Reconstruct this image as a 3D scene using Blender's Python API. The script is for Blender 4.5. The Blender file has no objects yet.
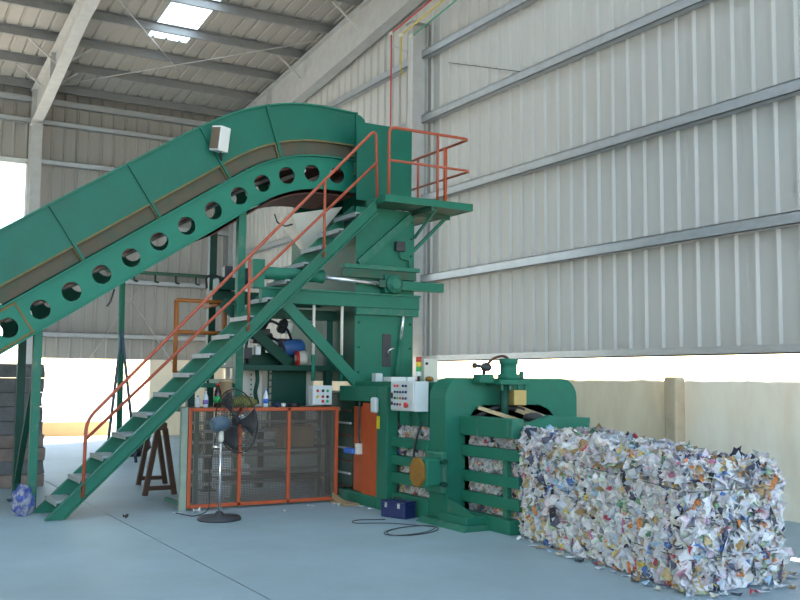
import bpy, bmesh, math, random
from mathutils import Vector, Matrix, noise
R = math.radians
random.seed(7)
scn = bpy.context.scene
COL = scn.collection

# ------------------------------------------------------------------ camera
cam_d = bpy.data.cameras.new('camera'); cam = bpy.data.objects.new('camera', cam_d); COL.objects.link(cam)
cam_d.sensor_width = 36.0; cam_d.lens = 36.0 * 960 / 800; cam_d.clip_end = 500
_yaw, _pit, _rol = R(30.0), R(4.74), R(0.5)
_r = Vector((math.cos(_yaw), -math.sin(_yaw), 0))
_f = Vector((math.sin(_yaw)*math.cos(_pit), math.cos(_yaw)*math.cos(_pit), math.sin(_pit)))
_u = _r.cross(_f)
_r2 = _r*math.cos(_rol) + _u*math.sin(_rol); _u2 = _u*math.cos(_rol) - _r*math.sin(_rol)
cam.matrix_world = Matrix(((_r2.x, _u2.x, -_f.x, 0), (_r2.y, _u2.y, -_f.y, 0), (_r2.z, _u2.z, -_f.z, 1.65), (0, 0, 0, 1)))
scn.camera = cam

# ------------------------------------------------------------------ sky, sun, exposure
SUN = Vector((1.22, 1.2, 1.0)).normalized()
w = bpy.data.worlds.new('sky'); scn.world = w; w.use_nodes = True
nt = w.node_tree; nt.nodes.clear()
sky = nt.nodes.new('ShaderNodeTexSky'); sky.sky_type = 'NISHITA'; sky.sun_disc = False
sky.sun_elevation = math.asin(SUN.z); sky.sun_rotation = math.atan2(SUN.x, SUN.y)
sky.air_density = 1.0; sky.dust_density = 1.0; sky.ozone_density = 1.5
bg = nt.nodes.new('ShaderNodeBackground'); bg.inputs['Strength'].default_value = 0.62
ow = nt.nodes.new('ShaderNodeOutputWorld')
nt.links.new(sky.outputs[0], bg.inputs[0]); nt.links.new(bg.outputs[0], ow.inputs[0])
sd = bpy.data.lights.new('sun', 'SUN'); sd.energy = 26.0; sd.color = (1.0, 0.93, 0.82); sd.angle = R(0.6)
so = bpy.data.objects.new('sun', sd); COL.objects.link(so)
so.rotation_euler = (-SUN).to_track_quat('-Z', 'Y').to_euler(); so.location = (30, 30, 40)
def portal(loc, rot, sx, sy):
    l = bpy.data.lights.new('opening_portal', 'AREA'); l.shape = 'RECTANGLE'; l.size = sx; l.size_y = sy
    l.cycles.is_portal = True
    o = bpy.data.objects.new('opening_portal', l); COL.objects.link(o); o.location = loc; o.rotation_euler = rot
portal((0, -7.9, 5.5), (R(90), 0, 0), 20, 11)
vs = scn.view_settings
vs.view_transform = 'Standard'; vs.look = 'None'; vs.gamma = 1.0; vs.use_curve_mapping = False
vs.exposure = 0.38

# ------------------------------------------------------------------ materials
MATS = {}
def mat(name, col, rough=0.6, metal=0.0, col2=None, scale=6.0, amount=0.5, bump=0.0, bscale=40.0, detail=6.0, lo=0.4, hi=0.7, stretch=None, spec=None):
    m = bpy.data.materials.new(name); m.use_nodes = True; MATS[name] = m
    t = m.node_tree; b = t.nodes['Principled BSDF']
    b.inputs['Base Color'].default_value = (*col, 1); b.inputs['Roughness'].default_value = rough; b.inputs['Metallic'].default_value = metal
    if spec is not None: b.inputs['Specular IOR Level'].default_value = spec
    tc = t.nodes.new('ShaderNodeTexCoord'); mp = t.nodes.new('ShaderNodeMapping')
    t.links.new(tc.outputs['Object'], mp.inputs['Vector'])
    if stretch: mp.inputs['Scale'].default_value = stretch
    if col2:
        n = t.nodes.new('ShaderNodeTexNoise'); n.inputs['Scale'].default_value = scale; n.inputs['Detail'].default_value = detail
        n.inputs['Roughness'].default_value = 0.65
        t.links.new(mp.outputs[0], n.inputs['Vector'])
        r = t.nodes.new('ShaderNodeMapRange'); r.inputs['From Min'].default_value = lo; r.inputs['From Max'].default_value = hi
        r.inputs['To Max'].default_value = amount; r.clamp = True
        t.links.new(n.outputs['Fac'], r.inputs['Value'])
        x = t.nodes.new('ShaderNodeMix'); x.data_type = 'RGBA'
        x.inputs['A'].default_value = (*col, 1); x.inputs['B'].default_value = (*col2, 1)
        t.links.new(r.outputs[0], x.inputs['Factor']); t.links.new(x.outputs['Result'], b.inputs['Base Color'])
    if bump:
        n2 = t.nodes.new('ShaderNodeTexNoise'); n2.inputs['Scale'].default_value = bscale; n2.inputs['Detail'].default_value = 5
        t.links.new(mp.outputs[0], n2.inputs['Vector'])
        bu = t.nodes.new('ShaderNodeBump'); bu.inputs['Strength'].default_value = bump; bu.inputs['Distance'].default_value = 0.02
        t.links.new(n2.outputs['Fac'], bu.inputs['Height']); t.links.new(bu.outputs[0], b.inputs['Normal'])
    return m
mat('concrete', (0.33, 0.43, 0.47), 0.55, col2=(0.26, 0.32, 0.34), scale=0.7, amount=0.8, bump=0.15, bscale=18, lo=0.35, hi=0.72)
mat('outdoor_ground', (0.62, 0.54, 0.42), 0.9, col2=(0.5, 0.43, 0.32), scale=0.4, amount=0.7)
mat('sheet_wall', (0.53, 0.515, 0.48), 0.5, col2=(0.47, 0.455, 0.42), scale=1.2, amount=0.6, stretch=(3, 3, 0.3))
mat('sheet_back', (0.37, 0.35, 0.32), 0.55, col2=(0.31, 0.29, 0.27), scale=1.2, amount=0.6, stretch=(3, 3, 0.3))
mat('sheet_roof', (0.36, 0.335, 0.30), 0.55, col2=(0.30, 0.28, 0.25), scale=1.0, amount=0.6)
mat('steel_frame', (0.50, 0.50, 0.49), 0.55, col2=(0.40, 0.38, 0.36), scale=4, amount=0.6)
mat('steel_purlin', (0.25, 0.25, 0.25), 0.5, col2=(0.19, 0.19, 0.185), scale=5, amount=0.5)
mat('girt_steel', (0.44, 0.46, 0.48), 0.38, 0.3, col2=(0.36, 0.35, 0.33), scale=5, amount=0.5)
mat('plaster', (0.95, 0.85, 0.69), 0.85, col2=(0.80, 0.64, 0.44), scale=1.6, amount=0.75, bump=0.4, bscale=9, stretch=(1, 1, 0.35), lo=0.42, hi=0.75)
mat('plaster_less_lit', (0.86, 0.72, 0.51), 0.85, col2=(0.66, 0.50, 0.32), scale=1.6, amount=0.8, bump=0.4, bscale=9, stretch=(1, 1, 0.35), lo=0.42, hi=0.75)  # tan plaster; weaker light beyond the pillar is put into the colour
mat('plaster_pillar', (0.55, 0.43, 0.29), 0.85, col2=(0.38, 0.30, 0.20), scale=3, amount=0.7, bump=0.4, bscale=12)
mat('kerb_tan', (0.50, 0.36, 0.20), 0.9, col2=(0.42, 0.30, 0.17), scale=3)
G1 = (0.017, 0.165, 0.102)
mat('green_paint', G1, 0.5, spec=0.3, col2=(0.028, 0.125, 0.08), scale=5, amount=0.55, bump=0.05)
mat('green_conveyor', (0.008, 0.135, 0.088), 0.45, spec=0.3, col2=(0.013, 0.105, 0.068), scale=2.5, amount=0.6)
mat('green_band', (0.013, 0.19, 0.122), 0.5, spec=0.3, col2=(0.016, 0.145, 0.092), scale=3, amount=0.5)
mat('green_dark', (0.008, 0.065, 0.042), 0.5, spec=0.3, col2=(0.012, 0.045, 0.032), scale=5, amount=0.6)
mat('green_dull', (0.03, 0.12, 0.08), 0.6, spec=0.3, col2=(0.09, 0.085, 0.05), scale=6, amount=0.7)
mat('green_worn', (0.025, 0.165, 0.105), 0.55, spec=0.3, col2=(0.15, 0.20, 0.15), scale=9, amount=0.7, lo=0.5, hi=0.75)
mat('pale_green', (0.30, 0.36, 0.28), 0.6, col2=(0.22, 0.25, 0.19), scale=8)
mat('skirt_strip', (0.105, 0.08, 0.05), 0.75, col2=(0.05, 0.085, 0.055), scale=4, amount=0.8)
mat('rust_edge', (0.19, 0.14, 0.05), 0.8, col2=(0.09, 0.11, 0.05), scale=8, amount=0.8)
mat('belt', (0.15, 0.055, 0.04), 0.8, col2=(0.09, 0.04, 0.03), scale=5)
mat('orange_paint', (0.52, 0.085, 0.018), 0.5, col2=(0.36, 0.07, 0.025), scale=8, amount=0.5)
mat('rail_red', (0.42, 0.085, 0.04), 0.5, col2=(0.30, 0.075, 0.04), scale=9, amount=0.5)
mat('rail_orange', (0.42, 0.13, 0.02), 0.6, col2=(0.25, 0.09, 0.02), scale=9, amount=0.6)
mat('rust_plate', (0.30, 0.135, 0.015), 0.8, col2=(0.20, 0.10, 0.02), scale=14, amount=0.8)
mat('tread_steel', (0.30, 0.34, 0.34), 0.55, col2=(0.17, 0.20, 0.19), scale=10)
mat('cream_metal', (0.72, 0.68, 0.58), 0.45, col2=(0.6, 0.56, 0.47), scale=5, amount=0.4)
mat('white_paint', (0.78, 0.78, 0.76), 0.45)
mat('panel_grey', (0.60, 0.63, 0.62), 0.45, col2=(0.52, 0.55, 0.54), scale=6, amount=0.4)
mat('chrome', (0.75, 0.76, 0.78), 0.25, 0.8)
mat('black_rubber', (0.015, 0.015, 0.017), 0.55)
mat('dark_iron', (0.035, 0.037, 0.042), 0.5, col2=(0.06, 0.05, 0.045), scale=9)
mat('mesh_wire', (0.15, 0.11, 0.085), 0.6, col2=(0.11, 0.08, 0.06), scale=6)
mat('rack_steel', (0.48, 0.48, 0.48), 0.5, col2=(0.34, 0.32, 0.30), scale=9)
mat('wood_brown', (0.10, 0.045, 0.025), 0.7, col2=(0.06, 0.03, 0.02), scale=6, stretch=(1, 1, 6))
mat('wood_board', (0.20, 0.14, 0.09), 0.75, col2=(0.12, 0.09, 0.06), scale=7)
mat('cardboard', (0.36, 0.24, 0.13), 0.85, col2=(0.28, 0.19, 0.11), scale=8, amount=0.7)
mat('old_cardboard', (0.30, 0.22, 0.18), 0.9, col2=(0.18, 0.14, 0.125), scale=5, amount=0.8, bump=0.5, bscale=30)
mat('old_cardboard_grey', (0.20, 0.185, 0.185), 0.9, col2=(0.13, 0.12, 0.12), scale=6, amount=0.8, bump=0.5, bscale=30)
mat('blue_paint', (0.010, 0.020, 0.10), 0.5, col2=(0.008, 0.015, 0.06), scale=8)
mat('blue_motor', (0.04, 0.13, 0.35), 0.45, col2=(0.03, 0.09, 0.22), scale=8)
mat('blue_cloth', (0.05, 0.08, 0.28), 0.8, col2=(0.30, 0.30, 0.34), scale=11, amount=1.0, lo=0.45, hi=0.58)
mat('grey_motor', (0.07, 0.11, 0.15), 0.5)
mat('red_plastic', (0.60, 0.03, 0.02), 0.4)
mat('yellow_plastic', (0.80, 0.55, 0.02), 0.4)
mat('green_plastic', (0.02, 0.40, 0.10), 0.4)
mat('black_plastic', (0.02, 0.02, 0.025), 0.4)
mat('purple_plastic', (0.22, 0.14, 0.45), 0.4)
mat('blue_plastic', (0.04, 0.16, 0.60), 0.4)
mat('cola', (0.03, 0.010, 0.006), 0.2)
mat('clear_plastic', (0.70, 0.74, 0.78), 0.2)
mat('olive_cloth', (0.20, 0.20, 0.05), 0.9, col2=(0.13, 0.13, 0.04), scale=12)
mat('brass', (0.50, 0.36, 0.13), 0.45, 0.3, col2=(0.4, 0.28, 0.1), scale=12)
mat('tan_bar', (0.55, 0.42, 0.24), 0.6)
mat('yellow_tag', (0.75, 0.62, 0.02), 0.5)
mat('wire_red', (0.55, 0.04, 0.05), 0.5); mat('wire_yellow', (0.65, 0.50, 0.05), 0.5); mat('wire_green', (0.08, 0.35, 0.22), 0.5)
mat('tie_wire', (0.12, 0.11, 0.11), 0.5)
mat('bag_black', (0.03, 0.028, 0.03), 0.5)
# translucent roof light
m = bpy.data.materials.new('roof_light'); m.use_nodes = True; MATS['roof_light'] = m
t = m.node_tree; t.nodes.clear()
a = t.nodes.new('ShaderNodeBsdfTranslucent'); a.inputs[0].default_value = (0.62, 0.80, 0.92, 1)
o_ = t.nodes.new('ShaderNodeOutputMaterial'); t.links.new(a.outputs[0], o_.inputs[0])
# paper: colour of every scrap stored per face corner, or picked per object
PAPER = [((0.66, 0.635, 0.63), 26), ((0.54, 0.525, 0.54), 16), ((0.62, 0.565, 0.50), 12), ((0.47, 0.49, 0.53), 9), ((0.72, 0.705, 0.69), 10),
         ((0.66, 0.55, 0.58), 5), ((0.40, 0.26, 0.12), 5), ((0.52, 0.38, 0.20), 3), ((0.09, 0.18, 0.42), 2), ((0.34, 0.48, 0.60), 3),
         ((0.52, 0.07, 0.10), 1.6), ((0.58, 0.20, 0.30), 1.3), ((0.62, 0.50, 0.12), 1.8), ((0.16, 0.32, 0.18), 1.5), ((0.45, 0.55, 0.36), 2),
         ((0.03, 0.03, 0.05), 3), ((0.10, 0.10, 0.14), 3), ((0.62, 0.22, 0.06), 1.6)]
def paper_col(rnd):
    x = rnd.random() * sum(p[1] for p in PAPER)
    for c, k in PAPER:
        x -= k
        if x <= 0: break
    f = 0.85 + 0.3*rnd.random()
    return tuple(min(0.9, v*f) for v in c)
def paper_mat(name, single):
    """printed waste paper: sheet colour with small blocks of coloured print"""
    m = bpy.data.materials.new(name); m.use_nodes = True; MATS[name] = m
    t = m.node_tree; b = t.nodes['Principled BSDF']; b.inputs['Roughness'].default_value = 0.7
    if single: src = t.nodes.new('ShaderNodeObjectInfo').outputs['Color']
    else:
        at = t.nodes.new('ShaderNodeVertexColor'); at.layer_name = 'Col'; src = at.outputs[0]
    tc = t.nodes.new('ShaderNodeTexCoord')
    vo = t.nodes.new('ShaderNodeTexVoronoi'); vo.inputs['Scale'].default_value = 38; t.links.new(tc.outputs['Object'], vo.inputs['Vector'])
    no = t.nodes.new('ShaderNodeTexNoise'); no.inputs['Scale'].default_value = 17; no.inputs['Detail'].default_value = 3; t.links.new(tc.outputs['Object'], no.inputs['Vector'])
    mr = t.nodes.new('ShaderNodeMapRange'); mr.inputs['From Min'].default_value = 0.50; mr.inputs['From Max'].default_value = 0.62; mr.inputs['To Max'].default_value = 0.42
    t.links.new(no.outputs['Fac'], mr.inputs['Value'])
    mx = t.nodes.new('ShaderNodeMix'); mx.data_type = 'RGBA'; mx.blend_type = 'MULTIPLY'
    t.links.new(mr.outputs[0], mx.inputs['Factor']); t.links.new(src, mx.inputs['A']); t.links.new(vo.outputs['Color'], mx.inputs['B'])
    t.links.new(mx.outputs['Result'], b.inputs['Base Color'])
paper_mat('paper_mix', False); paper_mat('paper_single', True)

# ------------------------------------------------------------------ mesh helpers
def box(bm, x0, x1, y0, y1, z0, z1, M=None):
    c = [Vector((x, y, z)) for x in (x0, x1) for y in (y0, y1) for z in (z0, z1)]
    if M: c = [M @ v for v in c]
    v = [bm.verts.new(p) for p in c]
    for f in ((0, 1, 3, 2), (4, 6, 7, 5), (0, 4, 5, 1), (2, 3, 7, 6), (0, 2, 6, 4), (1, 5, 7, 3)): bm.faces.new([v[i] for i in f])
def frame_of(d, up=Vector((0, 0, 1))):
    d = d.normalized()
    if abs(d.dot(up)) > 0.99: up = Vector((1, 0, 0))
    s = d.cross(up).normalized(); u = s.cross(d).normalized()
    return s, u
def bar(bm, p, q, w_, h_, up=Vector((0, 0, 1))):
    p = Vector(p); q = Vector(q); s, u = frame_of(q-p, up); s = s*(w_/2); u = u*(h_/2)
    v = [bm.verts.new(e + a*s + b*u) for e in (p, q) for a, b in ((-1, -1), (1, -1), (1, 1), (-1, 1))]
    for f in ((3, 2, 1, 0), (4, 5, 6, 7), (0, 1, 5, 4), (1, 2, 6, 5), (2, 3, 7, 6), (3, 0, 4, 7)): bm.faces.new([v[i] for i in f])
def tube(bm, pts, r, n=8, closed=False):
    pts = [Vector(p) for p in pts]; N = len(pts); rings = []; pu = None
    for i, p in enumerate(pts):
        if closed: d = pts[(i+1) % N] - pts[i-1]
        else: d = pts[min(i+1, N-1)] - pts[max(i-1, 0)]
        if pu is None: s, u = frame_of(d)
        else:
            d = d.normalized(); u = (pu - d*pu.dot(d))
            if u.length < 1e-4: s, u = frame_of(d)
            u.normalize(); s = d.cross(u)
        pu = u
        rings.append([bm.verts.new(p + s*(r*math.cos(2*math.pi*k/n)) + u*(r*math.sin(2*math.pi*k/n))) for k in range(n)])
    for i in range(N if closed else N-1):
        A, B = rings[i], rings[(i+1) % N]
        for k in range(n):
            f = bm.faces.new((A[k], A[(k+1) % n], B[(k+1) % n], B[k])); f.smooth = True
    if not closed: bm.faces.new(rings[0][::-1]); bm.faces.new(rings[-1])
def lathe(bm, prof, c=(0, 0, 0), axis=(0, 0, 1), n=16):
    c = Vector(c); ax = Vector(axis).normalized(); s, u = frame_of(ax)
    rings = []
    for r, h in prof:
        rings.append([bm.verts.new(c + ax*h + s*(max(r, 1e-4)*math.cos(2*math.pi*k/n)) + u*(max(r, 1e-4)*math.sin(2*math.pi*k/n))) for k in range(n)])
    for A, B in zip(rings, rings[1:]):
        for k in range(n): bm.faces.new((A[k], A[(k+1) % n], B[(k+1) % n], B[k])).smooth = True
    bm.faces.new(rings[0][::-1]); bm.faces.new(rings[-1])
def prism(bm, poly, a, b, mapf):
    A = [bm.verts.new(mapf(x, y, a)) for x, y in poly]; B = [bm.verts.new(mapf(x, y, b)) for x, y in poly]
    n = len(poly); bm.faces.new(A[::-1]); bm.faces.new(B)
    for i in range(n): bm.faces.new((A[i], A[(i+1) % n], B[(i+1) % n], B[i]))
XZ = lambda x, z, y: Vector((x, y, z))
YZ = lambda y, z, x: Vector((x, y, z))
XY = lambda x, y, z: Vector((x, y, z))
def O(name, bm, m, parent=None, bevel=0.0, solid=0.0):
    me = bpy.data.meshes.new(name); bmesh.ops.recalc_face_normals(bm, faces=bm.faces[:]); bm.to_mesh(me); bm.free()
    me.materials.append(MATS[m]); o = bpy.data.objects.new(name, me); COL.objects.link(o)
    if parent: o.parent = parent
    if solid:
        s = o.modifiers.new('solid', 'SOLIDIFY'); s.thickness = solid; s.offset = 0
    if bevel:
        b = o.modifiers.new('bevel', 'BEVEL'); b.width = bevel; b.segments = 2; b.limit_method = 'ANGLE'; b.angle_limit = R(40)
    return o
def BM(): return bmesh.new()
def obox(name, m, parent, x0, x1, y0, y1, z0, z1, bevel=0.004):
    b = BM(); box(b, x0, x1, y0, y1, z0, z1); return O(name, b, m, parent, bevel)
def obar(name, m, parent, p, q, w_, h_, up=Vector((0, 0, 1))):
    b = BM(); bar(b, p, q, w_, h_, up); return O(name, b, m, parent)
def otube(name, m, parent, pts, r, n=8, closed=False):
    b = BM(); tube(b, pts, r, n, closed); return O(name, b, m, parent)
def olathe(name, m, parent, prof, c, axis=(0, 0, 1), n=16):
    b = BM(); lathe(b, prof, c, axis, n); return O(name, b, m, parent)
def tag(o, label, cat, group=None, kind=None):
    o['label'] = label; o['category'] = cat
    if group: o['group'] = group
    if kind: o['kind'] = kind
    return o
def thing(name, label, cat, group=None, kind=None):
    o = bpy.data.objects.new(name, None); o.empty_display_size = 0.1; COL.objects.link(o)
    return tag(o, label, cat, group, kind)
def bend(pts, r, n=5):
    """round the inner corners of a polyline"""
    pts = [Vector(p) for p in pts]; out = [pts[0]]
    for a, b, c in zip(pts, pts[1:], pts[2:]):
        d1 = (a-b).normalized(); d2 = (c-b).normalized(); p = b + d1*r; q = b + d2*r
        for k in range(n+1):
            s = k/n; out.append((1-s)**2*p + 2*s*(1-s)*b + s*s*q)
    return out + [pts[-1]]

# ------------------------------------------------------------------ the hall
XW, YW = 10.2, 27.5                       # inner faces of the right and back sheet walls
XL, YF = -10.0, -8.0                      # open sides
def zroof(y): return 9.42 + 0.09*(YW - y)  # underside of the purlins
# floor: cast slabs with narrow joints
fl = thing('floor', 'grey-blue smooth concrete floor of the hall', 'floor', kind='structure')
xs = [XL, -8.4, -2.76, 2.85, 8.46, XW+0.1]; ys = [YF, 2.2, 13.8, 20.5, YW+0.3]
for i in range(5):
    for j in range(4):
        b = BM(); g = 0.007; box(b, xs[i]+g, xs[i+1]-g, ys[j]+g, ys[j+1]-g, -0.15, 0); O('floor_slab', b, 'concrete', fl)
obox('joint_bed', 'dark_iron', fl, XL, XW+0.1, YF, YW+0.3, -0.2, -0.02, 0)
g = BM(); box(g, -150, 180, -120, 220, -0.5, -0.2); tag(O('outdoor_ground', g, 'outdoor_ground'), 'pale sunlit yard ground outside the open back wall', 'ground', kind='structure')
k = obox('trim_1', 'kerb_tan', None, 3.0, 7.3, 30.6, 31.2, -0.3, 0.27); tag(k, 'low tan kerb in the yard beyond the back opening', 'kerb', kind='structure')

PITCH = 1/3.0
def rib_profile(u0, u1, depth=0.042, top=0.03, base=0.085):
    """list of (u, d) across sheet with ribs at pitch; ribs centred in each third"""
    out = []; n = int(round((u1-u0)/PITCH))
    for k in range(n):
        c = u0 + (k+0.5)*PITCH
        out += [(u0+k*PITCH, 0), (c-base/2, 0), (c-top/2, depth), (c+top/2, depth), (c+base/2, 0)]
    return out + [(u1, 0), (u1+0.03, 0.003)]   # side lap over the next sheet
def sheet(name, m, parent, u0, u1, f, end0, end1):
    """corrugated panel; f(u, d, e) -> point; end0/end1 are functions of u giving the two ends"""
    b = BM(); pr = rib_profile(u0, u1); A = []; B = []
    for u, d in pr:
        A.append(b.verts.new(f(u, d, end0(u)))); B.append(b.verts.new(f(u, d, end1(u))))
    for i in range(len(pr)-1): b.faces.new((A[i], A[i+1], B[i+1], B[i]))
    return O(name, b, m, parent)
ZS = 2.03
wr = thing('wall_right', 'tall gable wall of pale ribbed metal sheets above a plastered low wall', 'wall', kind='structure')
y = 27.57
while y > YF:
    zl = 5.24 if y < 3.6 else ZS            # unseen tall opening added near the front for sun bounce
    o = sheet('wall_panel', 'sheet_wall', wr, y-1.0, y, lambda u, d, e: Vector((XW-d, u, e)), lambda u: zl, lambda u: zroof(u)+0.22)
    y -= 1.0
def girt_right(z, dep=0.15, h=0.16):
    b = BM(); YF = -8.0 if z > 5 else 2.57
    # Z-section: web upright, top flange to the wall, lower flange to the room
    x1 = XW-0.03; x0 = x1-dep
    box(b, x0, x1, YF, YW, z+h-0.012, z+h)           # top flange
    box(b, x0, x0+0.012, YF, YW, z, z+h)             # web seen from the room
    box(b, x0, x1, YF, YW, z, z+0.012)               # lower flange
    return O('girt', b, 'girt_steel', wr)
for z in (3.60, 5.24, 6.90, 8.26): girt_right(z)
b = BM(); box(b, XW-0.14, XW+0.02, 2.57, YW, ZS-0.02, ZS+0.0); box(b, XW-0.14, XW-0.125, 2.57, YW, ZS-0.02, ZS+0.10)
O('sill_girt', b, 'girt_steel', wr)
# low plastered wall with a rough top and pillars; gap to the sheets stays open
for ya, yb, m_ in ((3.2, 9.5, 'plaster'), (9.5, YW, 'plaster_less_lit')):
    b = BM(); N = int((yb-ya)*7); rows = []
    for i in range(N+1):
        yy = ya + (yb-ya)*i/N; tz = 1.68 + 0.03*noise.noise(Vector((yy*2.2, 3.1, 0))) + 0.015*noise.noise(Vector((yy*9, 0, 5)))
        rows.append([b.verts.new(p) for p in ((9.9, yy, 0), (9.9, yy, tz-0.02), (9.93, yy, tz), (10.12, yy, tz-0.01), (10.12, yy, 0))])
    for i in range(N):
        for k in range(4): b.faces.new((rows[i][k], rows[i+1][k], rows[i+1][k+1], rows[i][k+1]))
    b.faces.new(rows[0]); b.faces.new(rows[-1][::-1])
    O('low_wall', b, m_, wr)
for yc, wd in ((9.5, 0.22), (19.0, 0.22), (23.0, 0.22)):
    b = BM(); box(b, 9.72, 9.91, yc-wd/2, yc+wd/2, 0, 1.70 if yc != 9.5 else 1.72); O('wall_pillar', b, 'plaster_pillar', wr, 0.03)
# back wall
wb = thing('wall_back', 'back wall of beige ribbed metal sheets behind the conveyor', 'wall', kind='structure')
x = XW
ZB = 2.15
while x > XL:
    if x > 4.6: z0 = ZB
    else: z0 = 7.55
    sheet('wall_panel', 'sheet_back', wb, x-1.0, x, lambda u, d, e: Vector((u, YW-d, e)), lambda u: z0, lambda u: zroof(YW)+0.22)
    x -= 1.0
def girt_back(z, x0=XL, x1=XW, h=0.14, d=0.15):
    b = BM(); y1 = YW-0.03
    box(b, x0, x1, y1-d, y1, z+h-0.012, z+h); box(b, x0, x1, y1-d, y1-d+0.012, z, z+h); box(b, x0, x1, y1-d, y1, z, z+0.012)
    return O('girt', b, 'girt_steel', wb)
girt_back(2.72, 4.3); girt_back(4.28, 4.3); girt_back(5.9, 4.3); girt_back(7.45, 4.3); girt_back(8.55); girt_back(9.12, h=0.18)
b = BM(); box(b, 7.58, 9.9, YW-0.12, YW+0.12, 0, 2.16); O('low_wall', b, 'plaster', wb)
b = BM(); box(b, XL, 4.12, YW-0.06, YW+0.06, 7.42, 7.56); box(b, 4.04, 4.12, YW-0.06, YW+0.06, 0, 7.5)
d1 = O('door_1', b, 'panel_grey'); tag(d1, 'tall open doorway edged in pale metal at far left', 'doorway', kind='structure')
# left wall, out of view, added to cut side daylight
wl = thing('wall_left', 'ribbed metal sheet wall on the left side of the hall, added outside the view', 'wall', kind='structure')
y = 27.57
while y > YF:
    sheet('wall_panel', 'sheet_wall', wl, y-1.0, y, lambda u, d, e: Vector((XL+d, u, e)), lambda u: ZS, lambda u: zroof(u)+0.22)
    y -= 1.0
# columns and rafters
def hcol(name, label, cx, cy, z0, z1, depth, fl_w, along):
    """H column; along='y' means flanges face +-y"""
    b = BM(); t_ = 0.018
    if along == 'y':
        box(b, cx-fl_w/2, cx+fl_w/2, cy-depth/2, cy-depth/2+t_, z0, z1); box(b, cx-fl_w/2, cx+fl_w/2, cy+depth/2-t_, cy+depth/2, z0, z1)
        box(b, cx-0.006, cx+0.006, cy-depth/2+t_, cy+depth/2-t_, z0, z1)
    else:
        box(b, cx-depth/2, cx-depth/2+t_, cy-fl_w/2, cy+fl_w/2, z0, z1); box(b, cx+depth/2-t_, cx+depth/2, cy-fl_w/2, cy+fl_w/2, z0, z1)
        box(b, cx-depth/2+t_, cx+depth/2-t_, cy-0.006, cy+0.006, z0, z1)
    r_ = thing(name, label, 'column', kind='structure'); O('column_shaft', b, 'steel_frame', r_)
    b = BM()
    box(b, cx-0.2, cx+0.2, cy-0.2, cy+0.2, z0, z0+0.02); O('base_plate', b, 'steel_frame', r_)
    return r_
hcol('steel_column', 'grey steel column on the back wall beside the open doorway', 4.20, 27.1, 0, 8.46, 0.45, 0.28, 'y')
hcol('steel_column', 'grey steel column in the far corner behind the conveyor', 9.95, 27.1, 0, 8.75, 0.45, 0.28, 'y')
cc = hcol('steel_column', 'grey steel column on the ribbed gable wall behind the platform', 9.93, 16.55, 0, 8.95, 0.36, 0.2, 'x')
obox('cap_plate', 'steel_frame', cc, 9.7, 10.15, 16.4, 16.7, 8.95, 8.98)
def rafter(label, cx, slope_b, z_at, y0=YW-0.2, y1=YF):
    """tapered I rafter: bottom flange profile z_b(y)"""
    r_ = thing('roof_rafter', label, 'rafter', kind='structure')
    ys_ = [y0, 25.5, 23.5, 21.5, 18, 14, 8, 0, y1]
    zb = [z_at(v) for v in ys_]; zt = [zroof(v) for v in ys_]
    def ribbon(b, xa, xb, za, zb_):
        rows = [[b.verts.new((xx, yy, zz)) for xx, zz in ((xa, za[i]), (xb, za[i]), (xb, zb_[i]), (xa, zb_[i]))] for i, yy in enumerate(ys_)]
        for A, B in zip(rows, rows[1:]):
            for k in range(4): b.faces.new((A[k], A[(k+1) % 4], B[(k+1) % 4], B[k]))
        b.faces.new(rows[0]); b.faces.new(rows[-1][::-1])
    b = BM(); ribbon(b, cx-0.008, cx+0.008, [z+0.02 for z in zb], [z-0.02 for z in zt]); O('web', b, 'steel_frame', r_)
    b = BM(); ribbon(b, cx-0.14, cx+0.14, zb, [z+0.02 for z in zb]); O('bottom_flange', b, 'steel_frame', r_)
    b = BM(); ribbon(b, cx-0.14, cx+0.14, [z-0.02 for z in zt], zt); O('top_flange', b, 'steel_frame', r_)
    for yy in (27.1, 24.5):
        b = BM(); box(b, cx-0.13, cx+0.13, yy-0.01, yy+0.01, z_at(yy)+0.02, zroof(yy)-0.02); O('stiffener', b, 'steel_frame', r_)
    return r_
def lerp_prof(pts):
    def f(y):
        for (a, za), (b_, zb) in zip(pts, pts[1:]):
            if b_ <= y <= a: return za + (zb-za)*(a-y)/(a-b_)
        return pts[-1][1] if y < pts[-1][0] else pts[0][1]
    return f
rafter('sloping grey steel rafter rising from the column by the doorway', 4.20, 0, lerp_prof([(27.4, 8.44), (26.6, 8.52), (21.5, 9.50), (14, 10.2), (-8, 12.2)]))
rafter('sloping grey steel rafter passing above the conveyor head', 9.95, 0, lerp_prof([(27.4, 8.5), (22.1, 8.9), (19.4, 9.22), (16.9, 9.47), (10, 10.3), (-8, 12.1)]))
rafter('sloping grey steel rafter of the next bay to the left', -1.4, 0, lerp_prof([(27.4, 8.75), (21.5, 9.55), (14, 10.2), (-8, 12.2)]))
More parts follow.
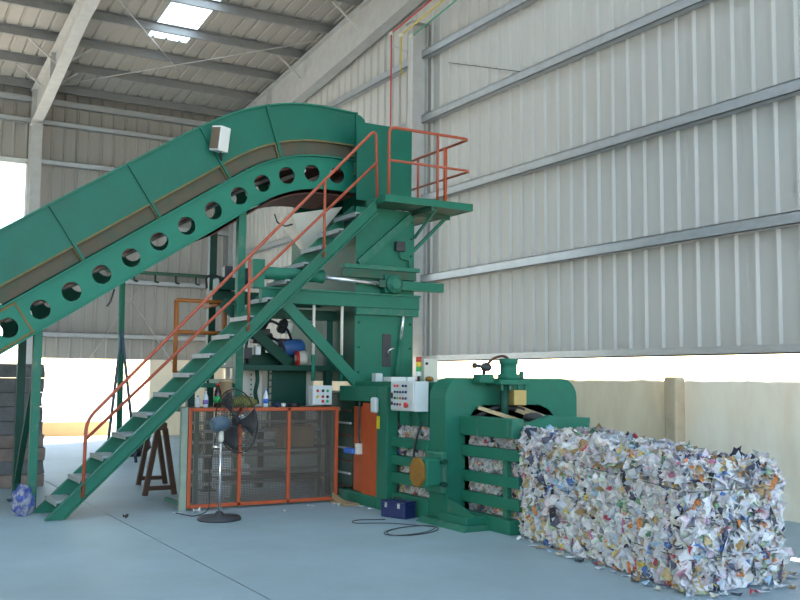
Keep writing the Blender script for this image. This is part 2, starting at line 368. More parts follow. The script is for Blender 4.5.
# roof: purlins and ribbed sheets
ce = thing('ceiling', 'underside of the beige ribbed metal roof on steel purlins', 'roof', kind='structure')
yy = 27.1
while yy > YF:
    b = BM(); z = zroof(yy)
    box(b, XL, XW, yy-0.006, yy+0.006, z, z+0.2); box(b, XL, XW, yy-0.07, yy, z+0.188, z+0.2); box(b, XL, XW, yy, yy+0.07, z, z+0.012)
    O('purlin', b, 'steel_purlin', ce); yy -= 1.62
x = XW+0.85
while x > XL:
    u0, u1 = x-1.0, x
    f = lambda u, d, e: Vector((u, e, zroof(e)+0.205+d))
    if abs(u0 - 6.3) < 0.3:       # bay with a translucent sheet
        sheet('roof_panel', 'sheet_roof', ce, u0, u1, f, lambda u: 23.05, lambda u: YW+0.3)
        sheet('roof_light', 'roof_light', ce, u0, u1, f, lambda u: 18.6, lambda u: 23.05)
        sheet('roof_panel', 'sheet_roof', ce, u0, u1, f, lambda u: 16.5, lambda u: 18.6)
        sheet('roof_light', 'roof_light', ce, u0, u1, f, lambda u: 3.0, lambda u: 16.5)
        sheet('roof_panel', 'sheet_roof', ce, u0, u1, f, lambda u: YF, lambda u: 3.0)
    elif abs(u0 - 0.3) < 0.3 or abs(u0 + 5.7) < 0.3 or abs(u0 - 3.3) < 0.3:  # unseen roof lights added for stronger top-down daylight
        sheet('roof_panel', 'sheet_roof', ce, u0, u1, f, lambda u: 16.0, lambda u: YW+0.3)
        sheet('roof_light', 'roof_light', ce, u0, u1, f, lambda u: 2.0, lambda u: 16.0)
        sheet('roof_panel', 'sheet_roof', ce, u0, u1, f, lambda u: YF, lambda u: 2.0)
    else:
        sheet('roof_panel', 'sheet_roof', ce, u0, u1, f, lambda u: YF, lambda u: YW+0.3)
    x -= 1.0
def rp(x, y, dz=-0.06): return (x, y, zroof(y)+dz)
def rod(label, p, q, r=0.013, m='steel_frame', cat='brace'):
    o = otube('brace_rod', m, None, [p, q], r, 6); tag(o, label, cat, kind='structure'); return o
rod('thin pale roof bracing rod crossing above the conveyor', rp(4.5, 26.6), rp(9.7, 21.0))
rod('thin pale roof bracing rod crossing in front of the skylight', rp(4.6, 20.6), rp(7.3, 24.3))
rod('thin pale bracing rod slanting down the back wall to the left', (7.1, 27.25, 4.1), (4.75, 27.25, 0.4))
rod('thin pale bracing rod slanting down the back wall to the right', (7.0, 27.25, 3.8), (9.2, 27.25, 0.6))
rod('dark bracing cable slanting from girt to girt on the gable wall', (XW-0.06, 15.7, 7.95), (XW-0.06, 12.9, 6.95), 0.008, 'dark_iron')
for lab, cx, yy, sgn in (('left of the near column rafter, lower', 4.20, 25.6, -1), ('left of the near column rafter, upper', 4.20, 23.9, -1),
                         ('right of the near column rafter, lower', 4.20, 25.6, 1), ('right of the near column rafter, upper', 4.20, 23.9, 1),
                         ('left of the rafter above the conveyor, lower', 9.95, 22.3, -1), ('left of the rafter above the conveyor, upper', 9.95, 19.1, -1)):
    zb = zroof(yy)-0.5
    o = obar('fly_brace', 'steel_frame', None, (cx+sgn*0.1, yy, zb), (cx+sgn*0.75, yy, zroof(yy)), 0.04, 0.04)
    tag(o, 'short diagonal fly brace ' + lab, 'brace', kind='structure')
# green pipe with hangers along the back wall
pp = thing('wall_pipe', 'green pipe with short drop hooks along the back wall', 'pipe')
otube('pipe', 'green_dull', pp, [(6.2, 27.2, 4.62), (9.6, 27.2, 4.62)], 0.05, 8)
for xx in (7.0, 7.6, 8.2, 8.8): otube('hook', 'green_dark', pp, bend([(xx, 27.2, 4.6), (xx, 27.2, 4.38), (xx+0.1, 27.15, 4.36)], 0.04), 0.025, 6)
# cables along the gable wall
for mname, dx, lab, drop in (('wire_red', 0.0, 'red cable stretched under the roof and dropping to the machine', 6.3), ('wire_yellow', 0.16, 'yellow cable stretched under the roof with a short drop', 7.9), ('wire_green', 0.32, 'green cable stretched under the roof beside the gable wall', None)):
    c_ = thing('power_cable', lab, 'cable')
    X0 = 9.55 + dx*0.6; Y0 = 17.0-dx*1.6; Z0 = 8.85-dx*0.6
    otube('cable', mname, c_, [(X0, Y0, Z0), (X0, 10.0, Z0+0.75), (X0, 4.0, Z0+1.5)], 0.017, 6)
    if drop: otube('cable_drop', mname, c_, [(X0, Y0, Z0), (X0, Y0, drop)], 0.014, 6)
    olathe('insulator', 'cream_metal', c_, [(0.03, -0.06), (0.05, -0.03), (0.03, 0), (0.05, 0.03), (0.03, 0.06)], (X0, Y0, Z0), (0, 1, 0), 10)
br = obar('cable_bracket', 'steel_frame', None, (9.52, 17.12, 8.66), (9.78, 16.7, 8.4), 0.04, 0.04); tag(br, 'small steel bracket holding the coloured cables by the gable column', 'bracket')

# ------------------------------------------------------------------ inclined conveyor
YC0, YC1 = 12.5, 13.85
TH = math.atan2(1.931, 2.918); CT, ST = math.cos(TH), math.sin(TH)
S1 = 3.70; RA = 2.1; S2 = S1 + RA*TH; S0 = -3.23; RB = 1.5; SM = S0 - RB*TH
def cpath(s):
    """centre line of the side band: point and direction angle"""
    if s <= S1 and s >= S0: return 1.709+CT*s, 2.235+ST*s, TH
    if s > S1:
        x1, z1 = 1.709+CT*S1, 2.235+ST*S1
        a = min(s-S1, S2-S1)/RA; ang = TH-a
        x = x1 + RA*(math.sin(TH)-math.sin(ang)); z = z1 + RA*(math.cos(ang)-math.cos(TH))
        if s > S2: x += s-S2
        return x, z, ang
    x0, z0 = 1.709+CT*S0, 2.235+ST*S0
    a = min(S0-s, RB*TH)/RB; ang = TH-a
    x = x0 - RB*(math.sin(TH)-math.sin(ang)); z = z0 - RB*(math.cos(ang)-math.cos(TH))
    if s < SM: x -= SM-s
    return x, z, ang
def cp(s, t, y):
    x, z, a = cpath(s); return Vector((x - math.sin(a)*t, y, z + math.cos(a)*t))
def droop(s): return -0.10*max(0.0, min(1.0, (s-3.3)/2.0))
def ribbon(name, m, parent, s0, s1, t0, t1, y0, y1, ds=0.2, bevel=0):
    b = BM(); n = max(1, int(math.ceil((s1-s0)/ds))); rows = []
    for i in range(n+1):
        s = s0 + (s1-s0)*i/n
        k0 = droop(s) if t0 > 0.9 else 0; k1 = droop(s) if t1 > 0.9 else 0
        rows.append([b.verts.new(cp(s, t, y)) for t, y in ((t0+k0, y0), (t1+k1, y0), (t1+k1, y1), (t0+k0, y1))])
    for A, B in zip(rows, rows[1:]):
        for k in range(4): b.faces.new((A[k], A[(k+1) % 4], B[(k+1) % 4], B[k]))
    b.faces.new(rows[0]); b.faces.new(rows[-1][::-1])
    return O(name, b, m, parent, bevel)
cv = thing('inclined_conveyor', 'long green inclined conveyor with round holes along its side and a curved head', 'conveyor')
holes = [0.4374*k for k in range(-13, 9)] + [3.5+0.4*k for k in range(1, 5)]
SE = 5.50; SB = -7.0
def holed_band(y, name):
    b = BM(); t0, t1, hr = -0.215, 0.25, 0.122
    bounds = [SB] + [(a+c)/2 for a, c in zip(holes, holes[1:])] + [SE]
    bounds[0] = holes[0]-0.22
    for hc, a, c in zip(holes, bounds, bounds[1:]):
        A = hc-0.2 if hc != holes[0] else a
        angs = sorted([2*math.pi*k/24 for k in range(24)] + [math.atan2(tt, ss) % (2*math.pi) for ss in (a-hc, c-hc) for tt in (t0, t1)])
        inn = []; out = []
        for q in angs:
            dx, dy = math.cos(q), math.sin(q)
            k = 1e9
            if dx > 1e-9: k = min(k, (c-hc)/dx)
            if dx < -1e-9: k = min(k, (a-hc)/dx)
            if dy > 1e-9: k = min(k, t1/dy)
            if dy < -1e-9: k = min(k, t0/dy)
            inn.append(b.verts.new(cp(hc+hr*dx, hr*dy, y))); out.append(b.verts.new(cp(hc+k*dx, k*dy, y)))
        n = len(angs)
        for i in range(n): b.faces.new((inn[i], inn[(i+1) % n], out[(i+1) % n], out[i]))
    bmesh.ops.remove_doubles(b, verts=b.verts[:], dist=0.0005)
    o = O(name, b, 'green_band', cv, solid=0.016); return o
holed_band(YC0, 'holed_side_band'); holed_band(YC1, 'holed_side_band')
SBB = holes[0]-0.22
for yy, sg in ((YC0, -1), (YC1, 1)):
    ya, yb = (yy-0.05, yy+0.01) if sg < 0 else (yy-0.01, yy+0.05)
    ribbon('band_lip', 'green_band', cv, SBB, SE, 0.245, 0.265, ya, yb)
    ribbon('band_lip', 'green_band', cv, SBB, SE, -0.23, -0.21, ya, yb)
seams = [-6.85, -5.7, -4.55, -3.39, -2.24, -1.09, 0.06, 1.21, 2.36, 3.50, 4.28, 5.40]
for a, c in zip(seams, seams[1:]):
    for yy, sg in ((YC0, -1), (YC1, 1)):
        if c <= -4.5: tt = 0.62
        else: tt = 1.07
        ribbon('guard_panel', 'green_conveyor', cv, a+0.004, c-0.004, 0.49, tt, yy-0.012, yy+0.012, 0.12)
        ribbon('skirt_strip', 'skirt_strip', cv, a+0.03, c-0.03, 0.28, 0.48, yy-sg*0.03, yy-sg*0.045, 0.12)
        ribbon('strip_edge', 'rust_edge', cv, a+0.004, c-0.004, 0.468, 0.492, yy-0.018, yy+0.018, 0.12)
        ribbon('strip_end', 'rust_edge', cv, c-0.035, c-0.006, 0.265, 0.47, yy-0.014, yy+0.014, 0.12)
        ribbon('seam_rib', 'green_conveyor', cv, c-0.016, c+0.016, 0.26, tt+0.01, (yy-0.045) if sg < 0 else yy, yy if sg < 0 else (yy+0.045), 0.12)
        ribbon('top_lip', 'green_band', cv, a, c, tt-0.008, tt+0.012, yy-0.04, yy+0.04, 0.12)
ribbon('plate_edge', 'rust_edge', cv, 0.205, 0.235, -0.205, 0.24, YC0-0.018, YC0-0.008); ribbon('plate_edge', 'rust_edge', cv, -1.6, 0.205, 0.205, 0.235, YC0-0.018, YC0-0.008); ribbon('plate_edge', 'rust_edge', cv, -1.6, 0.205, -0.205, -0.175, YC0-0.018, YC0-0.008)
# belt: carrying run and return run, rollers, cleats
ribbon('carrying_belt', 'belt', cv, SBB, SE+0.1, 0.09, 0.115, YC0+0.06, YC1-0.06)
ribbon('belt_pan', 'belt', cv, 2.9, 5.35, -0.285, -0.27, YC0+0.05, YC1-0.05)
ribbon('return_belt', 'belt', cv, SBB, SE+0.1, -0.19, -0.165, YC0+0.06, YC1-0.06)
for k in range(-12, 13):
    s = 0.4374*k + 0.22
    if s > 5.2: continue
    p = cp(s, 0.05, 0); otube('roller', 'rack_steel', cv, [(p.x, YC0+0.03, p.z), (p.x, YC1-0.03, p.z)], 0.035, 8)
p = cp(SE+0.02, 0.02, 0); olathe('head_drum', 'dark_iron', cv, [(0.19, 0), (0.2, 0.05), (0.2, 1.17), (0.19, 1.22)], (p.x, YC0+0.06, p.z), (0, 1, 0), 20)
# closed top of the head and rounded nose
ribbon('head_cover', 'green_conveyor', cv, 3.50, 5.44, 1.06, 1.075, YC0, YC1, 0.12)
b = BM(); x1, z1, _ = cpath(5.40)
nose = [(x1, z1+0.975), (x1+0.02, z1+0.97), (x1+0.09, z1+0.95), (x1+0.15, z1+0.90), (x1+0.18, z1+0.82), (x1+0.18, z1+0.46), (x1, z1+0.46)]
prism(b, nose, YC0-0.005, YC1+0.005, XZ); O('head_nose', b, 'green_conveyor', cv, 0.01)
# bearing housing at the head shaft
obox('head_bearing', 'green_dull', cv, x1-0.05, x1+0.12, YC0-0.10, YC0-0.02, z1+0.02, z1+0.22, 0.02)
olathe('shaft_end', 'dark_iron', cv, [(0.04, 0), (0.04, 0.08)], (x1+0.04, YC0-0.18, z1+0.12), (0, 1, 0), 10)
for zz in (z1+0.30, z1+0.36): obar('tension_screw', 'green_dull', cv, (x1-0.12, YC0-0.05, zz), (x1+0.12, YC0-0.05, zz), 0.025, 0.025)
# legs
def leg(x, y, ztop, w_=0.1, m='green_worn'):
    b = BM(); box(b, x-w_/2, x+w_/2, y-w_/2, y+w_/2, 0.02, ztop); o = O('leg', b, m, cv, 0.006)
    b = BM(); box(b, x-w_, x+w_, y-w_, y+w_, 0.0, 0.02); O('foot_plate', b, m, o)
    return o
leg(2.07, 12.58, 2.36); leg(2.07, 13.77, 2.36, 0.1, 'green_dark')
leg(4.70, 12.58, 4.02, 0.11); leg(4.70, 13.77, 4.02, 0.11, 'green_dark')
leg(-0.7, 12.44, 0.45); leg(-0.7, 13.9, 0.45); leg(-3.4, 12.44, 0.15); leg(-3.4, 13.9, 0.15)
obar('leg_brace', 'green_dark', cv, (2.07, 12.6, 1.75), (2.07, 13.75, 0.25), 0.07, 0.07)
obar('leg_tie', 'green_worn', cv, (4.70, 12.62, 1.60), (4.70, 13.72, 1.60), 0.07, 0.07)
# hanging strap end under the frame
otube('hanging_strap', 'dark_iron', cv, bend([(2.97, 12.5, 2.78), (2.93, 12.5, 2.62), (2.88, 12.5, 2.55)], 0.03), 0.012, 5)
# pale spill chute hanging under the head
b = BM(); cx, cy = 6.0, 13.15
tp = [(5.50, 12.66, 4.02), (6.30, 12.66, 4.20), (6.30, 13.2, 4.20), (5.50, 13.2, 4.02)]
bt = [(5.78, 12.86, 3.56), (5.86, 12.86, 3.57), (5.86, 12.98, 3.57), (5.78, 12.98, 3.56)]
A = [b.verts.new(v) for v in tp]; B = [b.verts.new(v) for v in bt]
for i in range(4): b.faces.new((A[i], A[(i+1) % 4], B[(i+1) % 4], B[i]))
O('spill_chute', b, 'cream_metal', cv, solid=0.012)
otube('chute_cable', 'black_rubber', cv, [(5.20, 12.6, 3.98), (5.24, 12.58, 3.86), (5.36, 12.58, 3.82), (5.48, 12.6, 3.86)], 0.012, 6)
# floodlight on the conveyor flank
fd = thing('floodlight', 'white box floodlight mounted on the conveyor flank', 'floodlight')
MF = Matrix.Translation((4.25, 12.31, 4.88)) @ Matrix.Rotation(R(28), 4, 'Z') @ Matrix.Rotation(R(8), 4, 'X')
b = BM(); box(b, -0.07, 0.12, -0.09, 0.09, -0.17, 0.17, MF); O('lamp_housing', b, 'white_paint', fd, 0.015)
b = BM(); box(b, -0.078, -0.07, -0.075, 0.075, -0.145, 0.145, MF); O('lamp_glass', b, 'wood_board', fd)
obar('bracket', 'dark_iron', fd, (4.3, 12.37, 4.72), (4.36, 12.49, 4.60), 0.03, 0.03)

# ------------------------------------------------------------------ mast behind the conveyor
ma = thing('tripod_mast', 'slim green mast with two splayed stays standing behind the conveyor', 'mast')
otube('pole', 'green_paint', ma, [(4.70, 19.0, 0), (4.66, 19.0, 3.75)], 0.06, 8)
for dx in (-0.28, 0.30): otube('stay', 'grey_motor', ma, [(4.67, 18.95, 2.55), (4.70+dx, 18.85, 0)], 0.03, 6)

# ------------------------------------------------------------------ steel staircase
sc_ = thing('staircase', 'steep green steel staircase with grey treads and red handrail leading to the platform', 'staircase')
def sl(x): return 0.977*(x-2.183)
YS0, YS1 = 11.70, 12.40
for yy, inner in ((YS0, 1), (YS1, -1)):
    b = BM(); h = 0.11
    # channel: web and two flanges, cut level at the floor and upright at the platform
    poly = [(2.183-0.11, 0), (2.183+0.10, 0), (6.36, sl(6.36)-0.10), (6.36, sl(6.36)+0.11)]
    prism(b, poly, yy-0.006, yy+0.006, XZ); s_ = O('stringer', b, 'green_paint', sc_)
    for sg in (-1, 1):
        b = BM(); o_x = -sg*0.105
        bar(b, (2.183+o_x, yy-inner*0.03, 0.012), (6.36, yy-inner*0.03, sl(6.36)+sg*0.10), 0.07, 0.012, Vector((0, 0, 1))); O('flange', b, 'green_worn', s_)
for k in range(16):
    z = 0.20+0.25*k; x = 2.183 + (z-0.10)/0.977
    b = BM(); box(b, x-0.09, x+0.16, YS0+0.012, YS1-0.012, z-0.012, z+0.012); box(b, x-0.09, x-0.08, YS0+0.012, YS1-0.012, z-0.045, z-0.012)
    O('tread', b, 'tread_steel', sc_)
YR = YS0-0.02
otube('handrail', 'rail_red', sc_, bend([(2.49, YR, sl(2.49)-0.05), (2.50, YR, 1.14), (6.33, YR, 5.17), (6.36, YR, 4.18)], 0.14), 0.021)
otube('mid_rail', 'rail_red', sc_, [(2.50, YR, 0.92), (6.34, YR, 4.68)], 0.019)
for xx, zt in ((4.49, 3.24), (5.55, 4.35)): otube('rail_post', 'rail_red', sc_, [(xx, YR, sl(xx)), (xx, YR, zt)], 0.02)

# ------------------------------------------------------------------ feed tower of the baler with its platform
tw = thing('feed_tower', 'tall green feed tower with hood and maintenance platform above the baler', 'hopper tower')
TX0, TX1, TY0, TY1 = 6.20, 7.16, 12.0, 14.25
# hood around the conveyor head (open on the conveyor side)
obox('hood_front', 'green_conveyor', tw, 6.20, 7.11, 12.0, 12.02, 4.20, 5.33, 0.003)
obox('hood_side', 'green_conveyor', tw, 7.09, 7.11, 12.02, 14.2, 4.20, 5.33, 0.003)
obox('hood_back', 'green_conveyor', tw, 6.20, 7.11, 14.2, 14.22, 4.20, 5.33, 0.003)
obox('hood_top', 'green_conveyor', tw, 6.72, 7.11, 12.02, 14.2, 5.31, 5.33, 0.003)
# upper shaft
b = BM(); box(b, TX0, TX1, TY0, TY0+0.02, 2.86, 4.10); O('shaft_front', b, 'green_paint', tw)
b = BM(); box(b, TX1-0.02, TX1, TY0+0.02, TY1, 1.62, 4.10); O('shaft_side', b, 'green_paint', tw)
b = BM(); box(b, TX0, TX0+0.02, TY0+0.02, TY1, 2.86, 4.05); O('shaft_side', b, 'green_dull', tw)
b = BM(); box(b, TX0, TX1, TY1, TY1+0.02, 1.62, 4.10); O('shaft_back', b, 'green_paint', tw)
b = BM(); box(b, TX0, TX1-0.02, TY0, TY0+0.02, 1.62, 2.62); O('lower_front', b, 'green_paint', tw)
b = BM(); box(b, TX0, TX0+0.02, TY0+0.02, TY1, 1.62, 2.86); O('lower_side', b, 'green_dull', tw)
obar('diagonal_channel', 'green_worn', tw, (6.23, 11.965, 3.28), (7.08, 11.965, 4.02), 0.06, 0.11, Vector((0, 1, 0)).cross(Vector((0.85, 0, 0.74))))
obox('ledge', 'green_worn', tw, 5.95, 7.18, 11.86, 12.0, 3.20, 3.26)
obox('ledge_web', 'green_dull', tw, 5.95, 7.14, 11.9, 12.0, 3.08, 3.20, 0)
obox('cross_beam', 'green_paint', tw, 4.75, 7.20, 11.90, 12.0, 2.66, 2.86)
obox('beam_flange', 'green_worn', tw, 4.75, 7.20, 11.86, 12.0, 2.84, 2.865)
obox('lower_flange', 'green_worn', tw, 6.18, 7.20, 11.92, 12.0, 2.56, 2.66)
obox('slide_beam', 'green_paint', tw, 6.75, 7.58, 11.84, 11.96, 2.93, 3.06)
# gate cylinder lying along the ledge
olathe('cylinder', 'green_paint', tw, [(0.075, 0), (0.085, 0.02), (0.085, 0.85), (0.095, 0.87), (0.095, 0.92)], (4.72, 11.9, 3.05), (1, 0, 0), 18)
otube('piston_rod', 'chrome', tw, [(5.62, 11.89, 3.045), (6.58, 11.88, 3.0)], 0.03, 10)
obox('rod_clevis', 'green_dull', tw, 6.50, 6.62, 11.84, 11.92, 2.95, 3.06)
lathe_c = olathe('round_flange', 'green_worn', tw, [(0.13, 0), (0.13, 0.05), (0.07, 0.06), (0.07, 0.09)], (6.73, 11.84, 3.0), (0, -1, 0), 22)
obox('flange_block', 'green_paint', tw, 6.60, 6.86, 11.86, 11.98, 2.88, 3.14)
obox('cylinder_mount', 'green_paint', tw, 4.60, 4.76, 11.82, 11.99, 2.84, 3.22)
# small electric box with conduit
obox('electric_box', 'dark_iron', tw, 6.82, 6.97, 11.92, 12.0, 3.50, 3.64)
otube('conduit', 'green_worn', tw, bend([(6.90, 11.95, 3.50), (6.90, 11.95, 3.40), (7.05, 11.95, 3.38), (7.05, 11.95, 3.26)], 0.03), 0.014, 6)
# window slot with a lever, leaning bar
obox('slot_plate', 'dark_iron', tw, 6.64, 6.78, 11.985, 11.998, 1.83, 2.30)
otube('slot_lever', 'chrome', tw, bend([(6.72, 11.98, 1.98), (6.70, 11.93, 2.06), (6.78, 11.9, 2.10)], 0.03), 0.012, 6)
# bolts over the front face
for (xx, zz) in ((7.11, 3.95), (7.11, 3.7), (7.11, 3.45), (6.26, 2.45), (6.26, 2.1), (6.26, 1.75), (7.10, 2.45), (7.10, 2.1)):
    olathe('bolt', 'green_dark', tw, [(0.018, 0), (0.018, 0.012)], (xx, 12.0, zz), (0, -1, 0), 6)
# left frame of the tower: columns, deck, diagonal braces
for xx, zt in ((5.54, 2.66), (5.97, 2.66)):
    otube('frame_pipe_upper', 'cream_metal', tw, [(xx, 11.95, 1.98), (xx, 11.95, zt)], 0.022, 8)
    otube('frame_pipe_lower', 'green_paint', tw, [(xx, 11.95, 1.62), (xx, 11.95, 1.98)], 0.028, 8)
obar('diagonal_brace', 'green_paint', tw, (5.05, 11.92, 2.70), (6.25, 11.92, 1.55), 0.07, 0.15)
obar('diagonal_brace', 'green_dark', tw, (4.50, 12.72, 2.70), (5.52, 12.72, 1.86), 0.07, 0.15)
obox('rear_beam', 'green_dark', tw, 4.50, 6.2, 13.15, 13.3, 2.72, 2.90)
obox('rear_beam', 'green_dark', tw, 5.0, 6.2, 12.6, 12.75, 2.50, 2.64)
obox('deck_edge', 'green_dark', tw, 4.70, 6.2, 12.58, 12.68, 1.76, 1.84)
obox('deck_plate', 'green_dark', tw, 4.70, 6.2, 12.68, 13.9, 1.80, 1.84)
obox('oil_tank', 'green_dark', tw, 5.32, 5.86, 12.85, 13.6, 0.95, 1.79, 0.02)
pn = obox('rear_panel', 'cream_metal', tw, 4.76, 5.22, 12.98, 13.0, 0.9, 1.78)
for k in range(6):
    for j in range(2): olathe('panel_hole', 'green_dark', pn, [(0.013, 0), (0.013, 0.004)], (4.88+0.17*j, 12.98, 1.70-0.07*k), (0, -1, 0), 8)
obox('ladder_rail', 'green_dark', tw, 5.235, 5.255, 12.8, 12.83, 0.9, 1.78); obox('ladder_rail', 'green_dark', tw, 5.29, 5.31, 12.8, 12.83, 0.9, 1.78)
for k in range(9): obox('ladder_rung', 'green_dark', tw, 5.255, 5.29, 12.8, 12.83, 0.95+0.095*k, 0.97+0.095*k)
otube('return_pipe', 'green_dark', tw, bend([(5.06, 12.8, 1.78), (5.07, 12.78, 1.62), (5.04, 12.8, 1.45), (5.10, 12.85, 1.30)], 0.06), 0.03, 8)
obox('rear_screen', 'cream_metal', tw, 5.88, 6.04, 13.0, 13.02, 0.9, 1.78)
obar('frame_tie', 'green_paint', tw, (4.02, 12.62, 1.55), (4.72, 12.62, 1.55), 0.06, 0.06)
obox('frame_post', 'green_dark', tw, 5.50, 5.60, 13.82, 13.92, 0, 2.72)
obox('frame_post', 'green_dark', tw, 4.00, 4.10, 12.58, 12.68, 0, 1.60)
obox('frame_post', 'green_dark', tw, 6.05, 6.15, 12.6, 12.7, 0, 2.5)
# platform
b = BM(); prism(b, [(6.36, 11.43), (7.80, 11.43), (7.80, 13.4), (7.14, 13.4), (7.14, 12.0), (6.36, 12.0)], 4.11, 4.135, XY); O('platform_plate', b, 'green_dull', tw)
for p, q in (((6.36, 11.43), (7.80, 11.43)), ((7.80, 11.43), (7.80, 13.4)), ((7.80, 13.4), (7.14, 13.4)), ((6.36, 12.0), (6.36, 11.43))):
    obar('platform_edge', 'green_paint', tw, (p[0], p[1], 4.15), (q[0], q[1], 4.15), 0.02, 0.10)
obar('platform_joist', 'green_dull', tw, (7.14, 11.45, 4.08), (7.14, 12.0, 4.08), 0.05, 0.07)
obar('platform_joist', 'green_dull', tw, (7.16, 12.02, 4.08), (7.78, 12.02, 4.08), 0.05, 0.07)
obar('platform_strut', 'green_worn', tw, (7.15, 11.98, 3.72), (7.22, 11.50, 4.08), 0.035, 0.035)
obar('platform_strut', 'green_worn', tw, (7.16, 12.05, 3.52), (7.74, 12.05, 4.08), 0.045, 0.045)
obar('platform_strut', 'green_worn', tw, (7.17, 13.3, 3.52), (7.74, 13.3, 4.08), 0.045, 0.045)
pr_ = [(6.42, 11.46, 4.2), (6.42, 11.46, 5.16), (7.76, 11.46, 5.16), (7.76, 13.35, 5.16), (7.76, 13.35, 4.2)]
otube('guard_rail', 'rail_red', tw, bend(pr_, 0.1), 0.022)
otube('guard_mid_rail', 'rail_red', tw, bend([(6.44, 11.46, 4.69), (7.78, 11.46, 4.69), (7.76, 13.35, 4.69)], 0.08), 0.019)
for xx, yy, r_, m_ in ((7.22, 11.46, 0.02, 'rail_red'), (7.76, 12.1, 0.03, 'orange_paint'), (7.76, 12.9, 0.02, 'rail_red')):
    otube('guard_post', m_, tw, [(xx, yy, 4.16), (xx, yy, 5.15)], r_)
lb = thing('leaning_bar', 'pale steel bar with green lower half leaning against the feed tower', 'bar')
otube('bar_upper', 'chrome', lb, [(6.90, 11.93, 2.22), (6.985, 11.95, 2.74)], 0.022); otube('bar_lower', 'green_paint', lb, [(6.81, 11.90, 1.66), (6.90, 11.93, 2.22)], 0.028)

# ------------------------------------------------------------------ baling press
bp_ = thing('baling_press', 'low green horizontal baling press with arched yoke beneath the feed tower', 'baler')
# chamber: base, far side, top, near side posts and bars
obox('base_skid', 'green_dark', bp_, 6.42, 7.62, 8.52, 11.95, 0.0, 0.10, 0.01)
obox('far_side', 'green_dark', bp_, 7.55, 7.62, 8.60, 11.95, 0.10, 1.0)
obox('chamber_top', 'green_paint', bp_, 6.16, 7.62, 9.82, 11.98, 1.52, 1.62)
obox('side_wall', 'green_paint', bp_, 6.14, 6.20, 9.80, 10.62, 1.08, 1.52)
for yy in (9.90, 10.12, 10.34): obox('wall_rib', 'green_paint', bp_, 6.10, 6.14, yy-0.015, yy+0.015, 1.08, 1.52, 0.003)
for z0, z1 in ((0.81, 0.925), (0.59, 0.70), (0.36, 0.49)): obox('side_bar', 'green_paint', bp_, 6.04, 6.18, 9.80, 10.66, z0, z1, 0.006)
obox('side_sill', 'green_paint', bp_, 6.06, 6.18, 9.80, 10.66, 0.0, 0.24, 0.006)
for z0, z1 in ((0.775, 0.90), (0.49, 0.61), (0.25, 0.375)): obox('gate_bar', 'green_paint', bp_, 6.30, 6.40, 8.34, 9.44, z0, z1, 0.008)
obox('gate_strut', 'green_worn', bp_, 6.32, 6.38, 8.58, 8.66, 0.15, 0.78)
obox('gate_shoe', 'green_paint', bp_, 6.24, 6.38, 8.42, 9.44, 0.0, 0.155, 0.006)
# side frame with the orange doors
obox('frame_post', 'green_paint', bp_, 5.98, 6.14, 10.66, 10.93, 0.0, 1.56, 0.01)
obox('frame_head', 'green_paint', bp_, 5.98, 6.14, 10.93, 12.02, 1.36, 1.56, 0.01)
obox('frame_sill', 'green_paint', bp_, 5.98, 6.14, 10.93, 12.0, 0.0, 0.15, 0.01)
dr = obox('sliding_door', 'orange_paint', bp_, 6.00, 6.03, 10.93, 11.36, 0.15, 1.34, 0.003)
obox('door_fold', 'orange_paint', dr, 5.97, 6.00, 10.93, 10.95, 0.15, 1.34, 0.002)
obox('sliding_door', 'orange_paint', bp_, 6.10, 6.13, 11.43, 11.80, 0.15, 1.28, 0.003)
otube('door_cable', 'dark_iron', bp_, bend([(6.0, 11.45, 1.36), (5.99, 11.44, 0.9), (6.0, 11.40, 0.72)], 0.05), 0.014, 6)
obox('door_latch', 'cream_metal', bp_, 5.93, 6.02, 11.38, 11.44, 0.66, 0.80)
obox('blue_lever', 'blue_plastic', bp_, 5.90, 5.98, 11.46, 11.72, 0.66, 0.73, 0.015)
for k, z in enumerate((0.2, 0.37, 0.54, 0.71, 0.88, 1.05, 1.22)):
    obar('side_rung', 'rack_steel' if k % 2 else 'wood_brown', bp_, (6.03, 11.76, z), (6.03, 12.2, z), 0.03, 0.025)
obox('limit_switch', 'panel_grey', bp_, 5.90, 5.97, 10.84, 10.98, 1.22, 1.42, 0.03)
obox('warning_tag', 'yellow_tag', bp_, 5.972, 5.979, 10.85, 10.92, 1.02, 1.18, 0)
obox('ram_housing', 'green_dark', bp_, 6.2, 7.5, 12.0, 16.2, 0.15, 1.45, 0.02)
for yy in (12.4, 15.8): obox('housing_foot', 'green_dark', bp_, 6.2, 7.5, yy-0.1, yy+0.1, 0.0, 0.15)
# arched yoke
yk_out = [(6.08, 0.02), (6.08, 1.44)]
for k in range(1, 8): a_ = math.pi - k*(math.pi/2)/8; yk_out.append((6.32+0.24*math.cos(a_), 1.44+0.24*math.sin(a_)))
yk_out += [(6.32, 1.68), (7.83, 1.68)]
for k in range(1, 8): a_ = math.pi/2 - k*(math.pi/2)/8; yk_out.append((7.81+0.24*math.cos(a_), 1.44+0.24*math.sin(a_)))
yk_out += [(8.05, 1.44), (8.05, 0.02)]
yk_in = [(7.75, 0.02), (7.75, 1.08), (7.70, 1.20), (7.60, 1.30), (7.45, 1.36), (6.62, 1.36), (6.48, 1.30), (6.39, 1.20), (6.35, 1.08), (6.35, 0.02)]
